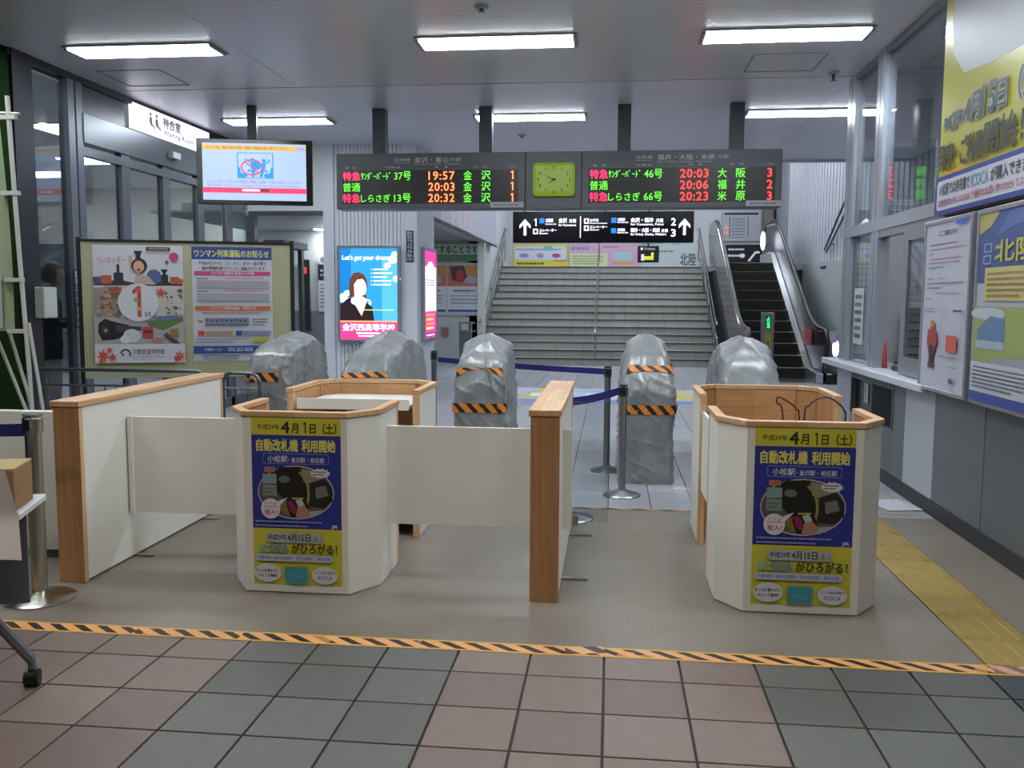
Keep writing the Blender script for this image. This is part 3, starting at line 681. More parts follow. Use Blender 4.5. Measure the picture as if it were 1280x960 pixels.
# ================================================================ GUIDE SIGN
gy = 13.0
gs = thing('guide_sign', 'black hanging guide sign with white arrows and platform numbers', 'sign', (-1.41, gy, 2.235))
part('box', B().box(-1.41, 1.13, gy, gy+.16, 2.235, 2.67), M('#0e0d14', .25), gs, .006)
for x in (-.95, .2): part('hanger', B().cyl((x-.3, gy+.08, 2.67), (x-.3, gy+.08, HCEIL), .012, n=8), DARK, gs)
part('hanger_bar', B().box(-1.1, .9, gy+.06, gy+.1, 2.69, 2.72), DARK, gs)
P = Print(gs, 0, .435, 2.54, .435, 226, 38, y=-.002); P.x0 = 0
LW_, LB_ = E('#e8e2ff', 1.7), E('#1673ff', 1.3)
def T(t, x0, y0, x1, y1, bo=.02, c=LW_): P.text(t, x0-641, y0-265, x1-641, y1-265, c, bo)
def arrow(x, y0, y1):
    x -= 641; y0 -= 265; y1 -= 265; mu_ = (y0+y1)/2
    P.rect(x-1.6, y0+3, x+1.6, y1, LW_, 'arrow')
    P.poly([(x, y0-1), (x+7, y0+6.5), (x+7, y0+10.5), (x, y0+4), (x-7, y0+10.5), (x-7, y0+6.5)], LW_, 'arrow')
arrow(656.5, 275, 294); arrow(855.5, 275, 294)
T('1', 667.7, 273.6, 672.5, 282.6, .05); P.rect(675-641, 8.2, 681-641, 14.2, LB_, 'line_mark')
T('北陸線', 682.5, 273.3, 692, 278, .03); T('Hokuriku Line', 682.5, 279, 696, 281.2, 0); T('金沢', 699, 273, 709.5, 278.8, .04); T('方面', 712, 274, 721, 278.6, .03); T('for Kanazawa', 699, 280, 721, 282.8)
P.rect(667-641, 21, 673-641, 27.4, LW_, 'pictogram'); P.rect(668.3-641, 22.3, 671.7-641, 26.2, M('#0e0d14', .3), 'pictogram'); T('エレベーター', 675, 286, 696.6, 289.6, .04); T('Elevator', 675, 290.4, 686, 292.6, .02)
P.rect(726-641, 6, 727-641, 32, LW_, 'divider')
for y in (273.6, 282.2): P.rect(731-641, y-265, 737-641, y-265+6.3, LW_, 'pictogram'); P.ell(734-641, y-265+3.1, 1.6, 2, M('#0e0d14', .3), 'pictogram')
T('お手洗', 738.5, 274, 749, 277.6, .03); T('Restrooms', 738.5, 278.3, 760, 280.2); T('エレベーター', 738.5, 282.2, 760, 285.6, .04); T('Elevator', 738.5, 286.3, 750, 288.3)
for y in (273, 285.5):
    P.rect(765-641, y-265, 771-641, y-265+6.1, LB_, 'line_mark'); T('北陸線', 772.5, y+.2, 782, y+3.8, .03); T('Hokuriku Line', 772.5, y+4.3, 786, y+6.3)
T('金沢・福井', 789, 273, 817, 278.6, .04); T('方面', 820, 274, 829, 278.6, .03); T('for Kanazawa, Fukui', 789, 279.6, 829.5, 282.6)
T('福井・大阪・米原', 789, 285.5, 825, 290.6, .04); T('方面', 827, 286.5, 835, 290.6, .03); T('for Fukui, Osaka, Maibara', 789, 291.5, 833, 294.8)
T('2', 838.8, 273.6, 844.6, 282.6, .04); T('3', 838.8, 287, 844.6, 296, .04)
P.done()
# ================================================================ TELEVISION
import mathutils
tvz = math.atan2(9.72-9.45, 1.17)
tv = thing('television', 'black flat television showing a luggage warning, hung on a ceiling pole', 'television', (-4.415, 9.42, 2.44), tvz)
part('screen_case', B().box(0, 1.21, 0, .07, 0, .69), M('#101018', .2), tv, .006, local=True)
part('ceiling_pole', B().box(.52, .62, .07, .15, .3, HCEIL-2.44), BLACK, tv, local=True)
part('bracket', B().box(.4, .74, .07, .09, .2, .5), BLACK, tv, local=True)
P = Print(tv, .06, .645, 1.085, .60, 990, 595, y=-.001)
TVB = M('#b4ccf4', .3, 0, .30); P.rect(0, 0, 990, 595, TVB, 'screen')
P.rect(0, 22, 990, 72, E('#e8b860', .8), 'screen'); P.text('ホームでは、黄色い線の内側に 電車を 混雑時は前に抱えてください。', 40, 32, 830, 62, E('#6b5030', .5), .01); P.rr(900, 30, 975, 68, 16, E('#9fb0d8', .8), 'screen')
BL = E('#0b93e8', .85)
P.rect(330, 95, 675, 365, BL); P.rect(340, 103, 665, 357, TVB)
P.poly([(340,250),(352,250),(365,310),(420,315),(428,340),(400,357),(340,357)], BL); P.poly([(665,250),(652,250),(640,310),(590,315),(580,340),(605,357),(665,357)], BL)
for x, xx in ((405, 410), (610, 625)): P.line(x, 105, xx, 160, 3, BL); P.ring(xx, 170, 12, 12, 4, BL)
P.ell(478, 170, 20, 18, BL); P.poly([(455,190),(500,190),(505,270),(492,350),(470,350),(465,270)], BL); P.ell(520, 225, 42, 48, BL); P.line(470, 205, 415, 165, 14, BL)
P.ell(585, 178, 20, 18, BL); P.poly([(565,200),(602,198),(598,265),(565,350),(540,350),(565,265)], BL); P.line(595, 205, 635, 190, 13, BL); P.line(635, 195, 640, 165, 12, BL)
P.ell(445, 285, 18, 12, BL); P.ell(608, 290, 14, 12, BL)
RD = E('#d83a78', .8); P.ring(470, 250, 105, 85, 13, RD); P.line(402, 190, 540, 312, 13, RD)
P.text('リュックサックなどの荷物は 周囲に注意して前に抱えてください！', 50, 385, 945, 420, E('#a05ac8', .7), .01); P.text('Be mindful of your surroundings when carrying bags or backpacks.', 50, 432, 940, 458, E('#6a78d8', .7), .01)
P.rect(0, 465, 990, 520, E('#f0406a', .8), 'screen'); P.rect(375, 478, 545, 503, E('#e8dcf8', .9), 'screen'); P.text('■■■■', 552, 478, 630, 503, E('#2a2030', .4), 0)
P.done()
# ================================================================ WAITING ROOM SIGN
ws = thing('waiting_room_sign', 'white lit sign reading waiting room above the glass front', 'sign', (LW, 9.17, 3.2), PI/2)
part('light_box', B().box(0, 1.80, -.03, .02, 0, .26), M('#f2f0ff', .3, 0, .5), ws, local=True)
P = Print(ws, 0, .26, 1.8, .26, 310, 44, y=-.031); kk = M('#4a4456', .5)
for q in (0, 22): P.ell(62+q, 9, 4, 3.4, kk, 'pictogram'); P.poly([(57+q,14),(66+q,14),(68+q,26),(76+q,28),(76+q,34),(72+q,34),(70+q,30),(60+q,29),(57+q,24)], kk, 'pictogram')
P.text('待合室', 108, 5, 180, 25, kk, .07); P.text('Waiting Room', 108, 28, 236, 41, M('#6a6478', .5), .05); P.done()
# ================================================================ LIGHT BOX POSTERS on the pillar
def frame(t, x0, x1, z0, z1, th, d, mat, y=0):
    part('frame', B().box(x0-th, x0, y-d, y, z0-th, z1+th).box(x1, x1+th, y-d, y, z0-th, z1+th).box(x0, x1, y-d, y, z0-th, z0).box(x0, x1, y-d, y, z1, z1+th), mat, t, .003, local=True)
lb = thing('light_box_poster', 'lit blue poster of a woman in a dark suit on the ribbed pillar', 'poster', (-3.68, 12.19, .875))
frame(lb, 0, .80, 0, 1.235, .035, .1, ALU)
part('light_panel', B().box(0, .8, -.075, 0, 0, 1.235), E('#2f9be0', .9), lb, local=True)
P = Print(lb, 0, 1.235, .8, 1.235, 315, 480, y=-.076)
P.rect(0, 0, 60, 380, E('#1583d0', .8)); P.rect(230, 60, 315, 380, E('#55b8ea', .9))
for x, y, r in ((290, 60, 26), (300, 30, 18), (260, 90, 20), (310, 160, 22), (15, 260, 30), (40, 235, 20), (150, 285, 22)): P.ell(x, y, r, r*.8, E('#d8f0ff', .9))
HR, FC, SU = E('#7a4a38', .55), E('#fff4f0', 1.3), E('#382428', .4)
P.poly([(0,380),(0,298),(40,265),(65,258),(125,262),(165,300),(178,310),(186,380)], SU)
P.poly([(52,255),(50,200),(55,160),(75,130),(105,125),(130,135),(148,165),(150,200),(140,230),(148,270),(165,290),(120,270),(70,260)], HR)
P.poly([(78,190),(95,165),(125,160),(140,180),(146,215),(138,240),(118,250),(112,290),(85,280),(80,250)], FC)
P.poly([(62,262),(85,250),(115,300),(118,355),(85,300),(60,285)], FC); P.poly([(118,250),(150,268),(118,355),(108,300)], FC)
P.rect(0, 380, 315, 388, E('#f8b060', .9)); P.rect(0, 388, 315, 480, E('#e0408f', .85))
LWt = E('#ffffff', 1.5)
P.text("Let's get your dream!", 15, 35, 285, 68, LWt, .03); P.text('金沢西高等学校', 12, 396, 300, 434, LWt, .03)
for i in range(5): P.ell(175, 110+20*i, 3, 3, LWt, 'lettering'); P.greek(186, 104+20*i, 290, 116+20*i, LWt, 1, 'small_print', .6, i)
P.greek(120, 318, 305, 328, E('#c8e060', 1), 1, 'small_print', .6); P.greek(90, 440, 235, 452, LWt, 1, 'small_print', .6, 4); P.greek(100, 455, 220, 467, LWt, 1, 'small_print', .6, 5)
P.done()
l2 = thing('light_box_poster', 'narrow lit pink and white poster on the side of the pillar', 'poster', (-2.63, 12.47, .875), PI/2)
frame(l2, 0, .83, 0, 1.235, .035, .06, ALU)
part('light_panel', B().box(0, .83, -.045, 0, 0, 1.235), E('#fff2fa', 1.1), l2, local=True)
P = Print(l2, 0, 1.235, .83, 1.235, 65, 470, y=-.046); PKk = E('#e0359a', .9)
P.rect(0, 0, 65, 85, PKk); P.poly([(0,85),(12,85),(22,62),(40,55),(65,100),(65,130),(0,150)], E('#fff6fb', 1.1)); P.rect(0, 325, 65, 440, PKk); P.rect(0, 440, 65, 470, E('#b02a90', .8))
for i, c in enumerate(('#ff8a50', '#ffb070', '#ff8a50', '#ffc860')): P.rect(8, 338+24*i, 55-5*(i % 2), 352+24*i, E(c, 1))
P.greek(5, 150, 60, 190, E('#8a3a6a', .5), 3, 'small_print', .5); P.greek(10, 448, 55, 462, LWt, 1); P.done()
def vsign(x, y, z, w_, h_, rz, label, n='camera_notice'):
    t = thing(n, label, 'sign', (x, y, z), rz)
    part('plate', B().box(0, w_, -.012, 0, 0, h_), M('#26304a', .4), t, local=True)
    P = Print(t, 0, h_, w_, h_, 10, 90, y=-.013); P.text('防犯カメラ作動中', 1.5, 2, 8.5, 88, M('#c9ccd6', .5), .02, vert=True); P.done()
vsign(-2.775, 12.2, 1.93, .1, .42, 0, 'dark blue vertical security camera notice beside the blue lit poster')
vsign(LW+.02, 8.0, 1.15, .1, .55, PI/2, 'dark blue vertical security camera notice on the waiting room glass frame')
# ================================================================ ALCOVE sign and posters
al = thing('alcove_sign', 'white and green safety slogan sign in the alcove beside the stairs', 'sign', (-4.6, 19.44, 2.23))
part('board', B().box(0, 1.86, -.05, 0, 0, .36), M('#4a7a52', .45), al, local=True)
P = Print(al, 0, .36, 1.86, .36, 186, 41, y=-.051); P.rect(0, 0, 186, 26, '#a9b8a6'); P.text('安全を大切にすることです。', 6, 3, 180, 23, '#1a2a1c', .03); P.text('だいじにすることです', 70, 29, 130, 38, '#8fb090', .01); P.done()
ap = thing('alcove_poster_frame', 'framed pair of orange topped notices on the alcove wall', 'notice', (-4.3, 19.44, 1.1))
part('frame', B().box(0, 1.56, -.03, 0, -.04, 1.08), M('#b5bab8', .4, .3), ap, local=True)
P = Print(ap, 0, 1.06, 1.54, 1.06, 154, 112, y=-.031)
for x in (2, 78):
    P.rect(x, 2, x+74, 110, '#c4cad0'); P.rect(x, 2, x+74, 50, '#b8884a'); P.poly([(x,20),(x+30,8),(x+40,30),(x+70,26),(x+74,50),(x,50)], '#c86a50'); P.poly([(x+5,6),(x+36,4),(x+44,30),(x+30,42),(x+10,36)], '#4a4050'); P.ell(x+28, 26, 9, 13, '#b03a3a'); P.ell(x+52, 36, 14, 9, '#9aa0b0')
    P.greek(x+14, 56, x+62, 64, '#5a6070', 1); P.rect(x+4, 71, x+70, 72.5, '#7a8090', 'small_print'); P.greek(x+8, 76, x+66, 92, '#8a90a0', 2); P.rect(x+2, 103, x+72, 108, '#3a4a9a')
P.done()
tag(part('call_button', B().box(-3.66, -3.52, 19.40, 19.45, .62, .80), M('#9a6a5c', .5), None), 'small reddish brown box low on the alcove wall', 'box')
cr = thing('corner_rail', 'short grey steel guard rail at the foot of the stairs by the alcove', 'rail', (-2.95, 18.9, 0))
part('panel', B().box(-3.12, -2.92, 18.75, 18.8, .05, .75), M('#5f6a66', .4, .3), cr)
for x in (-3.14, -2.90): part('post', B().cyl((x, 18.78, 0), (x, 18.78, .95), .022, n=10), STEEL, cr, smooth=True)
for z in (.92, .75, .55): part('rail', B().cyl((-3.14, 18.78, z), (-2.82, 18.78, z), .02, n=8), STEEL, cr, smooth=True)
# corridor notices and lift call panel
nt1 = thing('corridor_notice', 'black and white notice above a text sheet on the corridor wall', 'notice', (-5.15, 15.655, 1.42))
P = Print(nt1, 0, .75, .36, 1.0, 36, 100); P.rect(0, 0, 36, 14, '#c8cacb'); P.ell(9, 7, 5, 5, '#6a6c70'); P.ell(26, 7, 5, 5, '#6a6c70'); P.rect(0, 16, 36, 42, '#1c2024'); P.greek(4, 22, 32, 38, '#b0b4b8', 2); P.rect(0, 44, 36, 98, '#c6c8ca'); P.greek(4, 48, 33, 92, '#6a6c72', 7); P.done()
lf = thing('lift_call_panel', 'narrow dark steel call panel with a red light in the corridor', 'panel', (-5.5, 15.655, .85))
part('plate', B().box(0, .2, -.03, 0, 0, 1.25), M('#3c4046', .3, .6), lf, local=True); part('indicator', B().box(.04, .15, -.04, -.03, 1.0, 1.12), M('#b03a40', .4, 0, .5), lf, local=True)
# ================================================================ LANDING posters
def sheet(name, label, cat, x, y, z, w_, h_, c, th=.02, group=None):
    t = thing(name, label, cat, (x, y, z), 0, group); part('sheet', B().box(0, w_, -th, 0, 0, h_), M(c, .5), t, local=True); return t
yl = 25.58
p1 = sheet('landing_poster', 'yellow and white banner poster behind the stair landing', 'poster', -2.75, yl, 2.3, 1.53, .64, '#c9c24a')
P = Print(p1, 0, .64, 1.53, .64, 153, 64, y=-.021); P.rr(4, 6, 148, 44, 8, '#c5cad6'); P.greek(8, 10, 140, 20, '#7a88b8', 1); P.ell(30, 32, 14, 6, '#8a84b0'); P.ell(75, 32, 10, 7, '#a884a8'); P.ell(120, 32, 12, 6, '#a0507a'); P.rect(85, 6, 110, 18, '#6ab0b8'); P.greek(10, 48, 90, 60, '#3a4020', 1); P.rect(112, 45, 150, 48, '#c05a5a'); P.done()
p2 = sheet('landing_poster', 'pink banner poster with pale yellow text panel behind the stair landing', 'poster', -1.2, yl, 2.3, 2.0, .64, '#c79fb9')
P = Print(p2, 0, .64, 2.0, .64, 200, 64, y=-.021); P.greek(6, 6, 60, 18, '#7a80c0', 1, fill=.7); P.greek(95, 4, 140, 12, '#8a50a0', 1); P.rect(4, 26, 108, 62, '#c8cfa0'); P.greek(10, 30, 100, 58, '#7a8a70', 4); P.rr(125, 22, 175, 46, 6, '#9fc0c8'); P.ell(150, 52, 30, 5, '#c8a860'); P.done()
p3 = sheet('landing_poster', 'white banner poster with pale blue picture and black lettering beside the toilet sign', 'poster', .82, yl, 2.3, 1.5, .95, '#b6c2c4')
P = Print(p3, 0, .95, 1.5, .95, 150, 95, y=-.021); P.poly([(0,0),(60,0),(55,30),(0,36)], '#7a9aa8'); P.greek(60, 6, 145, 16, '#4a5660', 1); P.ell(95, 26, 16, 9, '#8fb0cc'); P.greek(20, 46, 90, 56, '#5a7a6a', 1); P.rect(10, 60, 45, 64, '#b05a5a'); P.text('北陸', 104, 56, 148, 90, '#3c3f40', .02); P.done()
tl = thing('toilet_sign', 'small black sign with a yellow floor plan hanging over the landing', 'sign', (.66, 24.0, 2.37))
part('plate', B().box(0, .55, -.05, 0, 0, .43), M('#0c0c0e', .3), tl, .02, local=True); part('hanger', B().box(.25, .3, -.03, -.01, .43, 3.63), DARK, tl, local=True)
P = Print(tl, 0, .43, .55, .43, 130, 100, y=-.052); P.ell(25, 18, 8, 8, E('#d0d0d8', .8)); P.text('Toilets', 40, 12, 105, 24, E('#d0d0d8', .8)); YY = E('#c8c83a', .8); P.rect(22, 50, 40, 88, E('#c8ccd0', .8)); P.rect(40, 62, 95, 84, YY); P.rect(82, 45, 97, 84, YY); P.poly([(78,50),(90,36),(102,50)], YY); P.done()
tb = thing('timetable_board', 'white framed timetable board with small red lights at the escalator head', 'timetable', (3.0, yl, 3.05))
part('frame', B().box(-.04, 1.02, -.04, 0, -.04, .80), M('#a0a2a8', .4, .4), tb, local=True)
P = Print(tb, 0, .76, .98, .76, 98, 76, y=-.042); P.rect(0, 0, 98, 76, '#a9abb2', 'sheet'); P.rect(3, 3, 94, 9, '#141418')
for i in range(8): P.rect(4, 15+8*i, 94, 15.8+8*i, '#6a6c74')
P.rect(17, 14, 19, 70, '#44464c'); P.rect(66, 14, 68, 70, '#44464c'); P.ell(11, 44, 3.5, 3, E('#ff5038', 2)); P.ell(11, 58, 3.5, 3, E('#ff5038', 2)); P.greek(24, 16, 60, 74, '#7a7c86', 7); P.done()
bs_ = thing('direction_sign', 'black sign with white arrows below the timetable board', 'sign', (3.1, yl, 2.42))
part('plate', B().box(0, .95, -.04, 0, 0, .5), M('#0c0d12', .3), bs_, local=True)
P = Print(bs_, 0, .5, .95, .5, 95, 50, y=-.042); WW = E('#b8bcc8', .6); P.greek(6, 8, 50, 18, WW, 1); P.greek(6, 24, 40, 36, WW, 1); P.ell(44, 30, 7, 6, WW); P.poly([(58,44),(78,18),(90,18),(90,24),(80,24),(64,46)], WW); P.done()
structure('trim_column', B().box(4.05, 4.28, 25.2, 25.58, 2.24, 6), M('#77716c', .4, .3))
mp_ = thing('wall_panel', 'tall pale grey panel on the wall beside the escalator', 'panel', (4.2, 18.5, 0))
part('board', B().box(4.16, 4.3, 16.6, 20.6, 0, 2.2), M('#a0a8aa', .5), mp_, .005); part('handle', B().box(4.14, 4.16, 18.4, 18.8, 2.06, 2.1), DARK, mp_)
wh = thing('wall_handrail', 'grey pair of sloping handrails fixed high on the ribbed wall', 'handrail', (4.25, 18, 2.4))
for d in (0, .28): part('rail', B().tube([(4.22, 18.7+d*.6, 2.38+d*.2), (4.22, 17.0, 3.17+d)], .022, 8), M('#6d7178', .35, .6), wh, smooth=True)
for y in (18.4, 17.2): part('bracket', B().cyl((4.3, y, 2.38+(18.7-y)*.46), (4.22, y, 2.38+(18.7-y)*.46), .012, n=6), ALUD, wh)
ep = thing('escalator_sign_post', 'slim grey post with green lit characters and a yellow label before the escalator', 'sign', (2.675, 16.0, 0))
part('post', B().box(2.57, 2.78, 15.94, 16.04, 0, 1.22), M('#7d8180', .35, .5), ep, .004)
P = Print(ep, -.105, 1.22, .21, 1.22, 16, 90, y=-.061); P.rect(5, 4, 11.5, 20, '#06120c', 'display'); P.text('上り専用', 6.2, 4.6, 10.4, 19.6, M('#2ee070', .5, 0, .9), .03, vert=True); P.rect(5, 25, 11.5, 44, '#b8a238'); P.text('エスカレーター', 6.5, 26, 10, 43.5, '#2a2410', .02, vert=True); P.done()
# ================================================================ WOODEN PARTITIONS
def feet(t, x, ys):
    for y in ys: part('foot_bracket', B().box(x-.12, x+.12, y-.012, y+.012, 0, .012), STEEL, t)
def partition(label, x0, x1, y1):
    t = thing('partition_wall', label, 'partition', ((x0+x1)/2, 4.25, 0), 0, None)
    part('core', B().box(x0+.012, x1-.012, 4.27, y1-.03, .01, .905), WHITE, t)
    part('side_panel', B().box(x0+.004, x0+.012, 4.285, y1-.03, .01, .903), WHITE, t); part('side_panel', B().box(x1-.012, x1-.004, 4.285, y1-.03, .01, .903), WHITE, t)
    part('end_board', B().box(x0, x1, 4.25, 4.285, 0, .903), WOODZ, t, .002)
    part('end_board', B().box(x0, x1, y1-.03, y1, 0, .903), WOODZ, t, .002)
    part('cap', B().box(x0-.008, x1+.008, 4.238, y1+.01, .905, .935), WOODY, t, .003)
    return t
pL = partition('long white partition with pine cap beside the roped stanchion', -2.785, -2.645, 5.95)
feet(pL, -2.66, (4.75, 5.6))
pM = partition('short white partition with pine end and cap between the two poster counters', -.372, -.232, 5.76)
feet(pM, -.22, (4.62, 5.5))
# ================================================================ COUNTERS
def counter(label, xl, xr, front, ybk, ych, sgn, shelf=False, H=.905, fx=None):
    """open-backed counter: sgn=+1 front faces the camera; front = y of the front board"""
    fl, fr_ = fx
    path = [(xl, ybk), (xl, ych), (fl, front), (fr_, front), (xr, ych), (xr, ybk)]
    t = thing('counter', label, 'counter', ((xl+xr)/2, front, 0))
    if sgn < 0: path = path[::-1]
    inner = []
    names = ['side_panel', 'corner_panel', 'front_panel', 'corner_panel', 'side_panel']
    hw = .013
    c = Vector(((xl+xr)/2, (front+ybk)/2))
    for i in range(5):
        a, b_ = Vector(path[i]), Vector(path[i+1]); n_ = Vector((-(b_-a).y, (b_-a).x)).normalized()
        if n_.dot(c-(a+b_)/2) < 0: n_ = -n_
        d = (b_-a).normalized()
        e = .0006
        part(names[i], B().prism([tuple(a+d*e), tuple(b_-d*e), tuple(b_-d*e+n_*.014), tuple(a+d*e+n_*.014)], .004, H-.03), WHITE, t)
        part('lining', B().prism([tuple(a+n_*.015+d*.008), tuple(b_+n_*.015-d*.008), tuple(b_+n_*.032-d*.015), tuple(a+n_*.032+d*.015)], .004, H-.03), WOODIN if True else WHITE, t)
    # cap follows the outline
    o = []; ii = []
    for i, p in enumerate(path):
        p = Vector(p); ns = []
        for j in (i-1, i):
            if 0 <= j < 5:
                a, b_ = Vector(path[j]), Vector(path[j+1]); n_ = Vector((-(b_-a).y, (b_-a).x)).normalized()
                if n_.dot(c-(a+b_)/2) < 0: n_ = -n_
                ns.append(n_)
        n_ = sum(ns, Vector((0, 0))).normalized(); k = 1/n_.dot(ns[0]); o.append(tuple(p-n_*.010*k)); ii.append(tuple(p+n_*.036*k))
    for i in range(5):
        q = [o[i], o[i+1], ii[i+1], ii[i]]
        part('cap', B().prism(q, H-.026, H), WOODX if i == 2 else WOODY, t, .002)
    for x, s in ((xl, 1), (xr, -1)):
        y = ybk
        part('end_post', B().box(x-.002*s, x+.036*s, y-.0*sgn, y+.035*sgn, 0, H-.027), WOODZ, t, .002)
    if shelf:
        part('shelf', B().box(xl+.06, xr-.06, min(ybk, front)+.02, max(ybk, front)-.04, H-.12, H-.10), WHITE, t)
        part('apron', B().box(xl+.06, xr-.06, ybk+.0, ybk+.015, H-.125, H-.06), WHITE, t)
        part('bottom_shelf', B().box(xl+.06, xr-.06, ybk+.03, front-.04, .08, .10), WHITE, t)
    return t
cL = counter('white octagonal counter with pine rim and blue poster, nearer the partition of the roped stanchion', -1.905, -1.145, 4.235, 4.80, 4.41, -1, fx=(-1.785, -1.262))
cR = counter('white octagonal counter with pine rim and blue poster, beside the yellow guide blocks', .52, 1.278, 4.235, 4.80, 4.40, -1, fx=(.635, 1.155))
cL2 = counter('open pine-lined counter with shelf behind the poster counter near the long partition', -1.96, -1.145, 6.02, 5.33, 5.88, 1, True, fx=(-1.83, -1.29))
cR2 = counter('open pine-lined counter without shelf behind the poster counter by the guide blocks', .535, 1.335, 6.02, 5.40, 5.90, 1, fx=(.67, 1.21))
# cross panels
def xpanel(label, x0, x1, y, z0, z1, brk):
    t = thing('cross_panel', label, 'panel', ((x0+x1)/2, y, z0))
    part('board', B().box(x0, x1, y, y+.018, z0, z1), WHITE, t, .001)
    for x in brk: part('cleat', B().box(x-.012, x+.012, y-.012, y, z0, z1), WHITE, t)
    return t
xpanel('white cross panel bridging the long partition and the poster counter', -2.645, -1.905, 4.70, .265, .80, (-2.625,))
xpanel('white cross panel bridging the poster counter and the short partition', -1.145, -.372, 4.55, .285, .80, ())
t = thing('cross_panel', 'narrow white panel strip fixed beside the short partition', 'panel', (-.2, 4.55, .285)); part('board', B().box(-.232, -.185, 4.55, 4.568, .285, .80), WHITE, t)
t = thing('cross_panel', 'white panel linking the pine-lined counter to the poster counter by the guide blocks', 'panel', (.55, 5.1, .33)); part('board', B().box(.545, .563, 4.81, 5.39, .33, .80), WHITE, t, .001)
t = thing('acrylic_panel', 'clear acrylic panel standing beyond the short partition', 'panel', (-.12, 5.82, .05))
part('sheet', B().box(-.228, .0, 5.78, 5.787, .02, .80), glass('#f0f4f5', .015, .05), t); part('foot', B().box(-.228, -.19, 5.77, 5.80, 0, .06), STEEL, t)
tm = thing('cable', 'thin dark brown cable looping above the pine-lined counter', 'cable', (.95, 5.2, .7))
def cable(nm, lab, pts, col):
    P_ = [Vector(p) for p in pts]; out = []
    for i in range(len(P_)-1):
        p0 = P_[max(0, i-1)]; p1 = P_[i]; p2 = P_[i+1]; p3 = P_[min(len(P_)-1, i+2)]
        for k in range(6):
            u = k/6; out.append(.5*((2*p1)+(p2-p0)*u+(2*p0-5*p1+4*p2-p3)*u*u+(3*p1-p0-3*p2+p3)*u**3))
    out.append(P_[-1]); return tag(part(nm, B().tube(out, .0045, 6), M(col, .5), None, smooth='all'), lab, 'cable')
bpy.data.objects.remove(tm)
cable('cable', 'thin brown cable loop rising inside the counters by the guide blocks', [(.95, 5.0, .05), (.935, 5.0, .80), (.90, 5.0, .902), (.906, 5.0, .935), (.957, 5.0, .911), (1.0, 5.0, .873), (1.02, 5.0, .78), (1.02, 5.0, .05)], '#4a2418')
cable('cable', 'thin navy cable arching above the counter by the guide blocks', [(1.04, 5.0, .05), (1.045, 5.0, .80), (1.071, 5.0, .892), (1.112, 5.0, .927), (1.166, 5.0, .937), (1.221, 5.0, .907), (1.256, 5.0, .86), (1.26, 5.0, .78), (1.24, 5.0, .05)], '#1c2050')
